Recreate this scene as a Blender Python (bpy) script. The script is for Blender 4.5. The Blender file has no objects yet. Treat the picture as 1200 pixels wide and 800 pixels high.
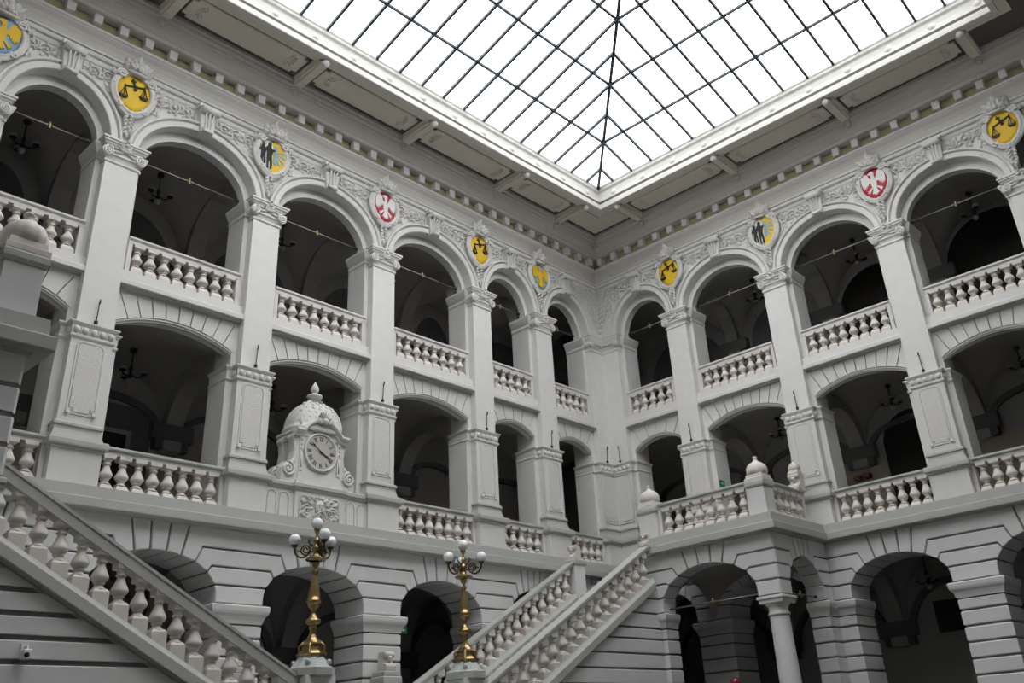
import bpy, bmesh, math, random
from mathutils import Vector, Matrix
C = bpy.context.scene.collection
SC = bpy.context.scene
pi = math.pi

# ------------------------------------------------------------------ camera
CAM = (28.0147, 21.0643, 1.6282)
YAW, PITCH, ROLL, FPX, PPX, PPY = 3.85622873, 0.462658622, -0.0659103459, 1089.489, 28.676, -57.755
def make_camera():
    cd = bpy.data.cameras.new('camera'); co = bpy.data.objects.new('camera', cd); C.objects.link(co)
    f = Vector((math.cos(PITCH)*math.cos(YAW), math.cos(PITCH)*math.sin(YAW), math.sin(PITCH)))
    r = Vector((math.sin(YAW), -math.cos(YAW), 0)); u = r.cross(f)
    r2 = r*math.cos(ROLL)+u*math.sin(ROLL); u2 = -r*math.sin(ROLL)+u*math.cos(ROLL)
    m = Matrix((r2, u2, -f)).transposed().to_4x4(); m.translation = Vector(CAM)
    co.matrix_world = m
    cd.sensor_fit = 'HORIZONTAL'; cd.sensor_width = 36.0; cd.lens = FPX*36/1200
    cd.shift_x = -PPX/1200; cd.shift_y = PPY/1200
    cd.clip_start = .05; cd.clip_end = 500
    SC.camera = co
make_camera()
# ------------------------------------------------------------------ sky, exposure
w = bpy.data.worlds.new('sky'); SC.world = w; w.use_nodes = True
bg = w.node_tree.nodes['Background']; bg.inputs[0].default_value = (1.0, .963, .938, 1); bg.inputs[1].default_value = 4.72
SC.view_settings.view_transform = 'Standard'; SC.view_settings.look = 'None'
SC.view_settings.exposure = 0.0; SC.view_settings.gamma = 1.0
SC.cycles.use_denoising = True
SC.cycles.max_bounces = 8; SC.cycles.diffuse_bounces = 5; SC.cycles.transparent_max_bounces = 12
SC.cycles.caustics_reflective = False; SC.cycles.caustics_refractive = False

# ------------------------------------------------------------------ materials
def mat(name, col, rough=.7, metal=0., noise=.06, scale=3., bump=0., bscale=60., spec=.3):
    m = bpy.data.materials.new(name); m.use_nodes = True; nt = m.node_tree; b = nt.nodes['Principled BSDF']
    b.inputs['Roughness'].default_value = rough; b.inputs['Metallic'].default_value = metal
    b.inputs['Specular IOR Level'].default_value = spec
    tc = nt.nodes.new('ShaderNodeTexCoord')
    n = nt.nodes.new('ShaderNodeTexNoise'); n.inputs['Scale'].default_value = scale; n.inputs['Detail'].default_value = 5
    nt.links.new(tc.outputs['Object'], n.inputs['Vector'])
    r = nt.nodes.new('ShaderNodeMapRange'); r.inputs[3].default_value = 1-noise; r.inputs[4].default_value = 1+noise
    nt.links.new(n.outputs['Fac'], r.inputs[0])
    mx = nt.nodes.new('ShaderNodeMix'); mx.data_type = 'RGBA'; mx.blend_type = 'MULTIPLY'; mx.inputs[0].default_value = 1
    mx.inputs[6].default_value = (*col, 1)
    nt.links.new(r.outputs[0], mx.inputs[7]); nt.links.new(mx.outputs[2], b.inputs['Base Color'])
    if bump:
        n2 = nt.nodes.new('ShaderNodeTexNoise'); n2.inputs['Scale'].default_value = bscale; n2.inputs['Detail'].default_value = 3
        nt.links.new(tc.outputs['Object'], n2.inputs['Vector'])
        bp = nt.nodes.new('ShaderNodeBump'); bp.inputs['Strength'].default_value = bump; bp.inputs['Distance'].default_value = .02
        nt.links.new(n2.outputs['Fac'], bp.inputs['Height']); nt.links.new(bp.outputs[0], b.inputs['Normal'])
    return m
M = {}
M['plaster'] = mat('white wall paint', (.68, .672, .662), .75)
M['ornament'] = mat('white ornament paint', (.68, .668, .655), .7, noise=.12, scale=9)
M['pilaster'] = mat('pilaster paint', (.72, .712, .705), .7)
M['pebble'] = mat('pebbled panel render', (.68, .668, .655), .85, noise=.1, scale=20, bump=.8, bscale=45)
M['rustic'] = mat('grey rusticated render', (.69, .69, .69), .8, noise=.07)
M['joint'] = mat('joint mortar', (.20, .19, .185), .9)
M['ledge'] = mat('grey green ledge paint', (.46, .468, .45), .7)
M['baluster'] = mat('cream baluster paint', (.69, .645, .61), .65, noise=.1, scale=6)
M['corn'] = mat('cornice grey paint', (.56, .545, .51), .75)
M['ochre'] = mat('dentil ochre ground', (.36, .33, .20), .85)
M['coffer'] = mat('coffer paint', (.66, .62, .55), .8)
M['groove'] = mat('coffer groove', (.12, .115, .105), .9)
M['fascia'] = mat('skylight fascia white', (.66, .65, .62), .6)
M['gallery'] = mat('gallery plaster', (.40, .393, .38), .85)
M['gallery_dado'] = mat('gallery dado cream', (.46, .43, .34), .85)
M['gallery_floor'] = mat('gallery floor', (.17, .16, .145), .6)
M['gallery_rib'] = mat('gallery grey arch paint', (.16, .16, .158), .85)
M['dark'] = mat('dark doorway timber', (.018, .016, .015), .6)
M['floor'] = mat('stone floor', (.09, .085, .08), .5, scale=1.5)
M['steel'] = mat('skylight steel', (.055, .07, .085), .5, .2)
M['far_wall'] = mat('wall paint behind the viewer', (.32, .32, .315), .8)
M['iron'] = mat('black iron', (.05, .045, .04), .5, .4)
M['rod'] = mat('tie rod steel', (.30, .28, .27), .4, .7)
M['gold'] = mat('gilded rosette', (.30, .25, .16), .4, .8)
M['brass'] = mat('polished brass', (.36, .26, .12), .3, 1., noise=.25, scale=14)
M['bronze'] = mat('dark bronze', (.10, .065, .03), .35, 1., noise=.2, scale=12)
M['globe'] = mat('opal glass globe', (.88, .88, .92), .25, noise=.02, spec=.5)
M['shade'] = mat('frosted lamp shade', (.42, .41, .40), .4)
M['socle'] = mat('blue grey stone socle', (.50, .53, .53), .7, noise=.15, scale=10)
M['yellow'] = mat('yellow shield enamel', (.78, .52, .03), .5)
M['blue'] = mat('blue shield enamel', (.22, .42, .60), .5)
M['red'] = mat('red shield enamel', (.52, .03, .06), .5)
M['black'] = mat('black enamel', (.012, .012, .014), .5)
M['white'] = mat('white enamel', (.75, .75, .74), .5)
M['gule'] = mat('yellow eagle enamel', (.80, .50, .02), .5)
M['clockdial'] = mat('clock dial', (.50, .48, .45), .6)
M['numeral'] = mat('grey numerals', (.10, .09, .085), .6)
M['plastic'] = mat('white plastic', (.8, .8, .82), .4)
M['green'] = mat('green sign', (.01, .22, .10), .5)
M['maroon'] = mat('dark red gloss', (.16, .015, .02), .15, spec=.6)
def glass_mat():
    m = bpy.data.materials.new('skylight glass'); m.use_nodes = True; nt = m.node_tree; nt.nodes.clear()
    o = nt.nodes.new('ShaderNodeOutputMaterial'); t = nt.nodes.new('ShaderNodeBsdfTransparent'); t.inputs[0].default_value = (.95, .97, .98, 1)
    g = nt.nodes.new('ShaderNodeBsdfTranslucent'); g.inputs[0].default_value = (.9, .93, .95, 1)
    x = nt.nodes.new('ShaderNodeMixShader'); x.inputs[0].default_value = .12
    n = nt.nodes.new('ShaderNodeTexNoise'); n.inputs['Scale'].default_value = .6
    r = nt.nodes.new('ShaderNodeMapRange'); r.inputs[3].default_value = .05; r.inputs[4].default_value = .22
    nt.links.new(n.outputs['Fac'], r.inputs[0]); nt.links.new(r.outputs[0], x.inputs[0])
    nt.links.new(t.outputs[0], x.inputs[1]); nt.links.new(g.outputs[0], x.inputs[2]); nt.links.new(x.outputs[0], o.inputs[0])
    return m
M['glass'] = glass_mat()

# ------------------------------------------------------------------ mesh helpers
WL = lambda u, n, z: (u, n, z)          # left wall: u runs along x, n out into the court
WR = lambda u, n, z: (n, u, z)          # right wall: u runs along y
ID = lambda x, y, z: (x, y, z)
class MB:
    def __init__(s, T=ID): s.v = []; s.f = []; s.sm = []; s.T = T
    def add(s, vs, fs, smooth=False):
        k = len(s.v); s.v += [s.T(*p) for p in vs]
        for f in fs: s.f.append([k+i for i in f]); s.sm.append(smooth)
    def box(s, a0, a1, b0, b1, c0, c1):
        s.add([(a0,b0,c0),(a1,b0,c0),(a1,b1,c0),(a0,b1,c0),(a0,b0,c1),(a1,b0,c1),(a1,b1,c1),(a0,b1,c1)],
              [(0,3,2,1),(4,5,6,7),(0,1,5,4),(1,2,6,5),(2,3,7,6),(3,0,4,7)])
    def rings(s, rs, closed=True, cap=True, smooth=False):
        n = len(rs[0]); vs = [p for r in rs for p in r]; fs = []
        for i in range(len(rs)-1):
            for j in range(n if closed else n-1):
                a, b = i*n+j, i*n+(j+1) % n; fs.append((a, b, b+n, a+n))
        s.add(vs, fs, smooth)
        if cap and closed:
            k = len(s.v)-len(vs)
            s.f.append([k+i for i in range(n)][::-1]); s.sm.append(False)
            s.f.append([k+(len(rs)-1)*n+i for i in range(n)]); s.sm.append(False)
    def block(s, a0, a1, b0, b1, z0, z1, c=.025):      # box with chamfered top and bottom arrises
        rs = []
        for z, i in ((z0, c), (z0+c, 0), (z1-c, 0), (z1, c)):
            rs.append([(a0+i,b0+i,z),(a1-i,b0+i,z),(a1-i,b1-i,z),(a0+i,b1-i,z)])
        s.rings(rs)
    def prism(s, poly, n0, n1, c=.0):                  # poly in (u,z), extruded along n from n0 to n1, front arris chamfered
        rs = [[(p[0], n0, p[1]) for p in poly]]
        if c:
            rs.append([(p[0], n1-c, p[1]) for p in poly]); rs.append([(p[0], n1, p[1]) for p in inset(poly, c)])
        else: rs.append([(p[0], n1, p[1]) for p in poly])
        s.rings(rs)
    def extz(s, poly, z0, z1):
        s.rings([[(p[0], p[1], z0) for p in poly], [(p[0], p[1], z1) for p in poly]])
    def lathe(s, prof, x=0, y=0, z=0, n=14, ph=0., smooth=True, sx=1, sy=1):
        rs = []
        for r, h in prof:
            rs.append([(x+sx*r*math.cos(ph+2*pi*i/n), y+sy*r*math.sin(ph+2*pi*i/n), z+h) for i in range(n)])
        s.rings(rs, smooth=smooth)
    def ball(s, x, y, z, r, n=10, m=6, sz=1.):
        s.lathe([(max(.001, r*math.sin(pi*i/m)), -r*sz*math.cos(pi*i/m)) for i in range(m+1)], x, y, z, n)
    def tube(s, pts, r, n=6, taper=None, flat=1.):
        pts = [Vector(p) for p in pts]; rs = []
        for i, p in enumerate(pts):
            d = (pts[min(i+1, len(pts)-1)]-pts[max(i-1, 0)])
            d = d.normalized() if d.length > 1e-9 else Vector((0, 0, 1))
            a = Vector((0, 1, 0)) if abs(d.y) < .9 else Vector((1, 0, 0))
            x = d.cross(a).normalized(); y = x.cross(d)
            rr = r*(taper[0]+(taper[1]-taper[0])*i/(len(pts)-1)) if taper else r
            rs.append([tuple(p+x*rr*math.cos(2*pi*k/n)+y*rr*flat*math.sin(2*pi*k/n)) for k in range(n)])
        s.rings(rs, smooth=True)
    def sweep(s, path, prof, side=1, closed=False, endcaps=True):     # path in plan, prof = (offset, z)
        n = len(path); rs = []
        P = [Vector(p) for p in path]
        def nr(a, b):
            d = (b-a).normalized(); return Vector((-d.y, d.x))*side
        for i in range(n):
            if closed: n1, n2 = nr(P[i-1], P[i]), nr(P[i], P[(i+1) % n])
            else:
                n1 = nr(P[max(i-1, 0)], P[max(i-1, 0)+1]); n2 = nr(P[min(i, n-2)], P[min(i, n-2)+1])
            mv = (n1+n2); mv = mv/max(1e-6, mv.dot(n1))
            rs.append([(P[i].x+mv.x*o, P[i].y+mv.y*o, z) for o, z in prof])
        if closed: rs.append(rs[0])
        s.rings(rs, closed=True, cap=(not closed) and endcaps)
    def leaf(s, u, n, z, ang, L, W, bulge=.05, curl=.06, x=1):       # small ribbed leaf lying in the (u,z) plane, rising towards +n
        ca, sa = math.cos(ang), math.sin(ang); rows = [(0, .25), (.3, .9), (.6, 1.), (.85, .6), (1., .08)]
        vs = []
        for t, wd in rows:
            hump = bulge*math.sin(pi*min(t*.9+.1, 1))+curl*t*t
            for k, q in ((-1, 0), (-.5, .35), (0, 1.), (.5, .35), (1, 0)):
                a = t*L; b = k*W*.5*wd
                vs.append((u+x*(a*ca-b*sa), n+hump*(.35+.65*q)*(1 if abs(k) < 1 else .4), z+a*sa+b*ca))
        fs = [(i*5+j, i*5+j+1, i*5+j+6, i*5+j+5) for i in range(4) for j in range(4)]
        s.add(vs, fs, True)
    def build(s, name, m, parent=None, origin=None, recalc=True, smooth_all=None):
        me = bpy.data.meshes.new(name); 
        vs = s.v
        if origin is None and parent is None or origin == 'c':
            xs = [[p[i] for p in vs] for i in range(3)]
            origin = ((min(xs[0])+max(xs[0]))/2, (min(xs[1])+max(xs[1]))/2, min(xs[2]))
        if origin: vs = [(p[0]-origin[0], p[1]-origin[1], p[2]-origin[2]) for p in vs]
        me.from_pydata(vs, [], s.f)
        if recalc:
            b = bmesh.new(); b.from_mesh(me); bmesh.ops.recalc_face_normals(b, faces=b.faces); b.to_mesh(me); b.free()
        for p, q in zip(me.polygons, s.sm): p.use_smooth = q
        for mm in (m if isinstance(m, (list, tuple)) else [m]): me.materials.append(M[mm])
        o = bpy.data.objects.new(name, me); C.objects.link(o)
        if origin: o.location = origin
        if parent: o.parent = parent
        return o
def inset(poly, c):
    n = len(poly); A = sum(poly[i][0]*poly[(i+1) % n][1]-poly[(i+1) % n][0]*poly[i][1] for i in range(n)); sg = 1 if A > 0 else -1
    out = []
    for i in range(n):
        p0, p1, p2 = Vector(poly[i-1]), Vector(poly[i]), Vector(poly[(i+1) % n])
        d1 = (p1-p0); d2 = (p2-p1)
        if d1.length < 1e-6 or d2.length < 1e-6: out.append(tuple(p1)); continue
        d1.normalize(); d2.normalize()
        n1 = Vector((-d1.y, d1.x))*sg; n2 = Vector((-d2.y, d2.x))*sg; m = n1+n2; k = max(.5, m.dot(n1)); m = m/k
        out.append((p1.x+m.x*c, p1.y+m.y*c))
    return out
def empty(name, loc=(0, 0, 0), rz=0, parent=None):
    o = bpy.data.objects.new(name, None); C.objects.link(o); o.location = loc; o.rotation_euler = (0, 0, rz); o.empty_display_size = .2
    if parent: o.parent = parent
    return o
def tag(o, label=None, cat=None, group=None, kind=None):
    if label: o['label'] = label
    if cat: o['category'] = cat
    if group: o['group'] = group
    if kind: o['kind'] = kind
    return o
def struct(o, label, cat): return tag(o, label, cat, kind='structure')
def inst(src, name, parent, loc, rz=0, scale=None):
    o = bpy.data.objects.new(name, src.data); C.objects.link(o); o.location = loc; o.rotation_euler = (0, 0, rz)
    if parent: o.parent = parent
    if scale: o.scale = scale
    return o
def copy_tree(o, parent=None):
    c = o.copy(); C.objects.link(c)
    if parent: c.parent = parent
    for ch in list(o.children): copy_tree(ch, c)
    return c
def lib(mb, name, m):                      # mesh datablock only, used through inst()
    me = bpy.data.meshes.new(name); me.from_pydata(mb.v, [], mb.f)
    b = bmesh.new(); b.from_mesh(me); bmesh.ops.recalc_face_normals(b, faces=b.faces); b.to_mesh(me); b.free()
    for p, q in zip(me.polygons, mb.sm): p.use_smooth = q
    me.materials.append(M[m])
    class S: pass
    s = S(); s.data = me; return s
def ell(uc, a, z0, b, t): return (uc+a*math.cos(t), z0+b*math.sin(t))
def arch_pts(uc, a, z0, b, N=24, e=1.0):
    out = []
    for i in range(N+1):
        t = pi-pi*i/N; c, s_ = math.cos(t), math.sin(t)
        out.append((uc+a*math.copysign(abs(c)**e, c), z0+b*abs(s_)**e))
    return out
def seg_pts(uc, a, z0, rise, N=16):
    R = (a*a+rise*rise)/(2*rise); zc = z0+rise-R; t0 = math.asin(a/R)
    return [(uc+R*math.sin(-t0+2*t0*i/N), zc+R*math.cos(-t0+2*t0*i/N)) for i in range(N+1)]
def arch_slab(mb, u0, u1, pts, zt, nb, nf, back=True):
    # wall piece between u0 and u1, under zt, above the arch line pts, from nb to nf
    zb = pts[0][1]
    line = [(u0, zb)]+list(pts)+[(u1, zb)]
    vs = []; fs = []
    for u, z in line: vs += [(u, nf, z), (u, nf, zt), (u, nb, z), (u, nb, zt)]
    for i in range(len(line)-1):
        a, b = i*4, i*4+4
        fs += [(a, b, b+1, a+1), (a, b, b+2, a+2), (a+1, b+1, b+3, a+3)]
        if back: fs.append((a+2, b+2, b+3, a+3))
    mb.add(vs, fs)
    k = len(line)-1
    mb.add([vs[0], vs[1], vs[3], vs[2], vs[k*4], vs[k*4+1], vs[k*4+3], vs[k*4+2]], [(0, 1, 2, 3), (4, 5, 6, 7)])

# ------------------------------------------------------------------ measures (metres, court floor at 0)
PL = [3.773, 7.017, 11.387, 15.700, 19.990, 23.330]      # pier centres, left wall
PR = [3.850, 8.061, 12.313, 16.530]                      # pier centres, right wall
XE, YE = 27.5, 20.3
NB = -.85                                                # back of the arcade
NG = 0.42                                                # ground-floor wall face
GH = .63; H1 = .68; H2 = .57; HP1 = .485; HP2 = .433
CO1 = 1.22; CO2 = 1.17; CP = 1.018                       # corner pier
HALF1 = lambda side: side
wall = {}
for k, nm in (('L', 'wall_left'), ('R', 'wall_right')):
    wall[k] = struct(empty(nm), {'L': 'white three-storey arcaded wall on the left with the clock', 'R': 'white three-storey arcaded wall on the right with the landing'}[k], 'wall')
TR = {'L': WL, 'R': WR}
ROT = {'L': 0., 'R': -pi/2}
def W(k, u, n, z): return TR[k](u, n, z)
PIERS = {'L': PL, 'R': PR}
def bays(k):
    P = PIERS[k]; out = [(None, P[0])]
    for a, b in zip(P, P[1:]): out.append((a, b))
    return out
def span(k, i, h, hc):
    a, b = bays(k)[i]
    return (hc if a is None else a+h), b-h

# ------------------------------------------------------------------ floors
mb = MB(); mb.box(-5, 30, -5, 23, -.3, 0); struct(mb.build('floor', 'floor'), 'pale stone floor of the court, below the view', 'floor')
for nm, z0, z1, lab in (('floor', 7.0, 7.38, 'floor slab of the middle gallery behind the balustrades'), ('floor', 12.62, 12.95, 'floor slab of the top gallery behind the balustrades')):
    mb = MB(); mb.box(-4.6, 29.5, -4.6, -.06, z0, z1); mb.box(-4.6, -.06, -.06, 22.5, z0, z1); struct(mb.build(nm, 'gallery_floor'), lab, 'floor')

# ------------------------------------------------------------------ ground floor: rusticated arcade
ZJ = [0, .42, .83, 1.24, 1.65, 2.06, 2.47, 2.88, 3.29, 3.70, 4.11, 4.52, 4.83]
ZS = [5.27, 5.69, 6.10, 6.51, 6.98]
G = .024
def rustic_pier(T, par, u, nf, nb, h0=GH, h1=GH, zmin=0., m='rustic'):
    # courses below the impost, each one block through the pier; then the impost moulding
    core = MB(T); core.box(u-h0+.05, u+h1-.05, nb+.05, nf-.05, 0, 5.3); core.build('pier_core', 'joint', par)
    for a, b in zip(ZJ, ZJ[1:]):
        if b <= zmin: continue
        s = MB(T); s.block(u-h0, u+h1, nb, nf, a+G, b-G); s.build('stone', m, par, 'c')
    s = MB(T)
    path = [(u-h0, nb), (u-h0, nf), (u+h1, nf), (u+h1, nb)]
    s.sweep(path, [(-.2, 4.84), (.01, 4.84), (.03, 4.92), (.06, 5.0), (.11, 5.06), (.13, 5.12), (.14, 5.22), (.12, 5.25), (-.2, 5.25)])
    s.build('impost', 'rustic', par, 'c')
def rustic_arch(T, par, ul, ur, nf, nb, edgeL, edgeR, crown=6.33, m='rustic', skip=()):
    """one bay: ul/ur pier faces, edgeL/edgeR where this bay's stones stop (pier centres)"""
    uc = (ul+ur)/2; a = (ur-ul)/2; z0 = 5.42; b = crown-z0; k = a/1.55
    def zi(dx): 
        q = max(0., 1-(dx/a)**2); return z0+b*math.sqrt(q)
    core = MB(T); pts = [(uc-a-.05, 5.25)]+arch_pts(uc, a+.05, z0, b+.05, 24)+[(uc+a+.05, 5.25)]
    arch_slab(core, edgeL, edgeR, pts, 7.0, nb+.05, nf-.05); core.build('arch_core', 'joint', par)
    # voussoirs round the crown
    jb = [-.93*k, -.57*k, -.2*k, .2*k, .57*k, .93*k]; jt = [-1.10*k, -.72*k, -.245*k, .245*k, .72*k, 1.10*k]
    tops = [6.51, 6.98, 6.98, 6.98, 6.98, 6.51]
    for i in range(1, 4):
        poly = [(uc+jb[i]+G, zi(jb[i])), ]
        for q in (.33, .67): dx = jb[i]+(jb[i+1]-jb[i])*q; poly.append((uc+dx, zi(dx)))
        poly += [(uc+jb[i+1]-G, zi(jb[i+1])), (uc+jt[i+1]-G, 6.98), (uc+jt[i]+G, 6.98)]
        s = MB(T); s.prism(poly, nb, nf, .02); s.build('voussoir', m, par, 'c')
    # stones with kinked joints on either side
    sides = {}
    dj = [1.55*k, 1.49*k, 1.27*k, .93*k, .57*k]; kz = [5.27, 5.69, 6.10, 6.51, 6.98]; kx = [1.55*k, 1.545*k, 1.38*k, 1.10*k, .72*k]
    for sd, edge in ((-1, edgeL), (1, edgeR)):
        e = abs(edge-uc)
        for i in range(4):
            lo, hi = i, i+1
            poly = [(e-G*.5, kz[lo]+G), (min(kx[lo], e-.02), kz[lo]+G)]
            if i > 0: poly.append((dj[lo]+.01, zi(dj[lo])+G*1.3))
            for q in (.25, .5, .75):
                dx = dj[lo]+(dj[hi]-dj[lo])*q; poly.append((dx, zi(dx)))
            if i < 3:
                poly += [(dj[hi]+.03, zi(dj[hi])-G*.3), (min(kx[hi], e-.02)+.01, kz[hi]-G), (e-G*.5, kz[hi]-G)]
            else:
                poly += [(dj[hi]+G, zi(dj[hi])), (kx[hi]+G, 6.98), (e-G*.5, 6.98)]
            poly = [(uc+sd*p[0], p[1]) for p in poly]
            sides.setdefault(sd, []).append(poly)
            if sd in skip: continue
            s = MB(T); s.prism(poly, nb, nf, .02); s.build('stone', m, par, 'c')
    return sides
for k in 'LR':
    P = PIERS[k]; T = TR[k]
    for u in P: rustic_pier(T, wall[k], u, NG, NB, zmin=2.4)
    for i, (a, b) in enumerate(bays(k)):
        ul, ur = span(k, i, GH, 1.25); last = i == len(P)-1
        sd_ = rustic_arch(T, wall[k], ul, ur, NG, NB, (ul-.3 if a is None else a), b, skip=((1,) if a is None else (-1,) if last else (-1, 1)))
        if a is not None:
            for pa, pb in zip(prev, sd_[-1]):
                s = MB(T); s.prism(pa[1:-1]+pb[1:-1][::-1], NB, NG, .02); s.build('stone', 'rustic', wall[k], 'c')
        prev = sd_[1]
    core = MB(T); core.box(P[-1]-.02, P[-1]+GH-.05, NB+.05, NG-.05, 5.25, 7.0); core.build('arch_core', 'joint', wall[k])
    for pa in prev:
        pa = [(P[-1]+GH, pa[0][1])]+pa[1:-1]+[(P[-1]+GH, pa[-1][1])]
        s = MB(T); s.prism(pa, NB, NG, .02); s.build('stone', 'rustic', wall[k], 'c')
for k, u0, u1 in (('L', 23.93, 29.5), ('R', 17.13, 22.5)):
    s = MB(TR[k]); s.box(u0, u1, NB, .02, 0, 19.9); s.build('end_wall', 'plaster', wall[k], 'c')
# ground corner pier
core = MB(); core.box(-.85, 1.25, -.85, NG, 0, 7); core.box(-.85, NG, NG, 1.25, 0, 7); core.build('pier_core', 'rustic', wall['L'])

# ------------------------------------------------------------------ ledges
LEDGE1 = [(-.3, 6.96), (.03, 6.96), (.05, 7.0), (.25, 7.01), (.26, 7.03), (.26, 7.21), (.25, 7.225), (.17, 7.23), (.16, 7.49), (.0, 7.5), (-.3, 7.5)]
for k in 'LR':
    s = MB(); end = 24.3 if k == 'L' else 22
    if k == 'L': s.sweep([(end, NG), (NG, NG), (NG, 3.9)], LEDGE1, side=-1)
    else: s.sweep([(NG, 7.9), (NG, end)], LEDGE1, side=-1)
    s.build('ledge', 'ledge', wall[k])
# ------------------------------------------------------------------ pier builders
def pier_path(h, hp, p=.25): return [(-h, NB), (-h, 0), (-hp, 0), (-hp, p), (hp, p), (hp, 0), (h, 0), (h, NB)]
def corner_path(h, hp, p=.25): return [(h, NB), (h, 0), (hp, 0), (hp, p), (p, p), (p, hp), (0, hp), (0, h), (NB, h)]
BAND = [(-.1, 10.93), (.02, 10.93), (.05, 10.97), (.05, 11.01), (.02, 11.03), (.03, 11.10), (.035, 11.22), (.07, 11.26), (.10, 11.30), (.10, 11.33), (.03, 11.36), (-.1, 11.36)]
BASE1 = [(-.1, 8.48), (.10, 8.48), (.09, 8.56), (.06, 8.65), (.04, 8.73), (.035, 8.82), (.07, 8.83), (.07, 8.88), (.04, 8.92), (.005, 8.94), (-.1, 8.94)]
CAP1 = [(-.1, 8.28), (.0, 8.28), (.055, 8.285), (.06, 8.33), (.10, 8.335), (.115, 8.37), (.115, 8.46), (.10, 8.50), (-.1, 8.50)]
IMP2 = [(-.1, 15.98), (.02, 15.98), (.03, 16.03), (.015, 16.06), (.015, 16.12), (.04, 16.15), (.08, 16.22), (.13, 16.33), (.14, 16.36), (.14, 16.42), (-.1, 16.42)]
ASTR = [(-.05, 15.84), (.01, 15.84), (.035, 15.87), (.035, 15.9), (.01, 15.93), (.03, 16.0), (.06, 16.06), (-.05, 16.06)]
def asset(fn, name, m):
    b = MB(); fn(b); return lib(b, name, m)
def a_lowpier(b):
    b.box(-H1, H1, NB, 0, 7.3, 10.98); b.box(-HP1, HP1, -.05, .25, 8.9, 10.98); b.box(-.54, .54, -.05, .396, 7.3, 8.3)
    b.box(-HP1-.02, HP1+.02, -.05, .265, 8.45, 8.83)
def a_uppier(b):
    b.box(-H2, H2, NB, -.014, 11.2, 16.05)
def a_pil2(b): b.box(-HP2, HP2, -.02, .25, 11.3, 15.9)
def a_band(b): b.sweep(pier_path(H1-.03, HP1), BAND)
def a_base(b): b.sweep([(-HP1, 0), (-HP1, .25), (HP1, .25), (HP1, 0)], BASE1)
def a_cap(b): b.sweep([(-.542, .0), (-.542, .396), (.542, .396), (.542, 0)], CAP1)
def a_imp(b):
    b.sweep([(-H2, NB), (-H2, 0), (-HP2-.0, 0)], IMP2); b.sweep([(HP2, 0), (H2, 0), (H2, NB)], IMP2); b.box(-H2+.02, H2-.02, NB, .05, 15.98, 16.42)
def egg(b, u, n, z, du=1, dn=0, r=.082):
    # half-round stud on the face whose outward direction is (dn? ...)
    b.ball(u, n, z, r, 10, 6, 1.15)
def a_eggs(b):
    for i in range(5): egg(b, -.40+.2*i, .27, 11.13)
    for q in (-1, 1):
        egg(b, q*(HP1+.02), .12, 11.13)
    for i in range(4):
        b.box(-.31+.2*i, -.29+.2*i, .26, .305, 11.06, 11.2)
PW = .315
def panel_poly(hw, z0, z1, c):
    return [(-hw+c, z0), (hw-c, z0), (hw-c, z0+c*.9), (hw, z0+c*.9), (hw, z1-c), (hw-c*.35, z1-c*.35), (hw-c, z1), (-hw+c, z1), (-hw+c*.35, z1-c*.35), (-hw, z1-c), (-hw, z0+c*.9), (-hw+c, z0+c*.9)]
def a_panel(b): b.prism(panel_poly(PW-.035, 9.16, 10.82, .1), .24, .275, .012)
def a_pframe(b):
    o = panel_poly(PW+.02, 9.10, 10.88, .12); i = panel_poly(PW-.015, 9.135, 10.845, .11); n = len(o)
    b.rings([[(p[0], .25, p[1]) for p in o], [(p[0], .272, p[1]) for p in inset(o, .008)], [(p[0], .272, p[1]) for p in i], [(p[0], .251, p[1]) for p in inset(i, .004)]], cap=False)
    for q in (-1, 1):                                   # little guttae at the lower corners
        b.box(q*(PW-.02)-.05, q*(PW-.02)+.05, .25, .31, 9.12, 9.2); b.ball(q*(PW-.02), .30, 9.12, .04, 8, 4)
def spiral(uc, nc, zc, r0, r1, turns, a0, sgn=1, N=28):
    return [(uc+sgn*(r0+(r1-r0)*i/N)*math.cos(a0+2*pi*turns*i/N), nc, zc+(r0+(r1-r0)*i/N)*math.sin(a0+2*pi*turns*i/N)) for i in range(N+1)]
def a_capital(b):
    b.sweep([(-HP2, .0), (-HP2, .25), (HP2, .25), (HP2, .0)], ASTR)
    b.box(-HP2+.01, HP2-.01, .0, .26, 15.88, 16.4)
    b.box(-HP2-.05, HP2+.05, 0, .33, 16.06, 16.12)
    b.prism([(-HP2-.06, 16.13), (HP2+.06, 16.13), (HP2+.04, 16.33), (-HP2-.04, 16.33)], 0, .32)
    b.sweep([(-HP2-.06, -.02), (-HP2-.06, .30), (HP2+.06, .30), (HP2+.06, -.02)], [(-.3, 16.33), (.04, 16.33), (.06, 16.37), (.10, 16.40), (.10, 16.44), (.13, 16.46), (.13, 16.51), (-.3, 16.51)])
def a_volute(b):
    for q in (-1, 1):
        uc = q*(HP2-.0); zc = 16.13
        rs = []
        b.rings([[(uc+.145*math.cos(2*pi*i/16), n, zc+.145*math.sin(2*pi*i/16)) for i in range(16)] for n in (.0, .36)], smooth=False)
        b.tube(spiral(uc, .365, zc, .135, .025, 1.9, pi/2, q), .026, 6)
        b.ball(uc, .375, zc, .035, 8, 5)
    b.tube([(-.3, .35, 16.27), (-.1, .36, 16.24), (.1, .36, 16.24), (.3, .35, 16.27)], .03, 6)
def a_capleaf(b):
    for q in range(5):
        b.leaf(0, .36, 16.24, pi/2+(q-2)*.75, .2, .13, .05, .07)
    for q in (-1, 1):
        b.leaf(q*.05, .34, 16.19, pi/2-q*1.75, .27, .09, .04, .02)
    b.ball(0, .42, 16.40, .06, 8, 5); b.ball(0, .46, 16.5, .05, 8, 5)
A = {}
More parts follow.
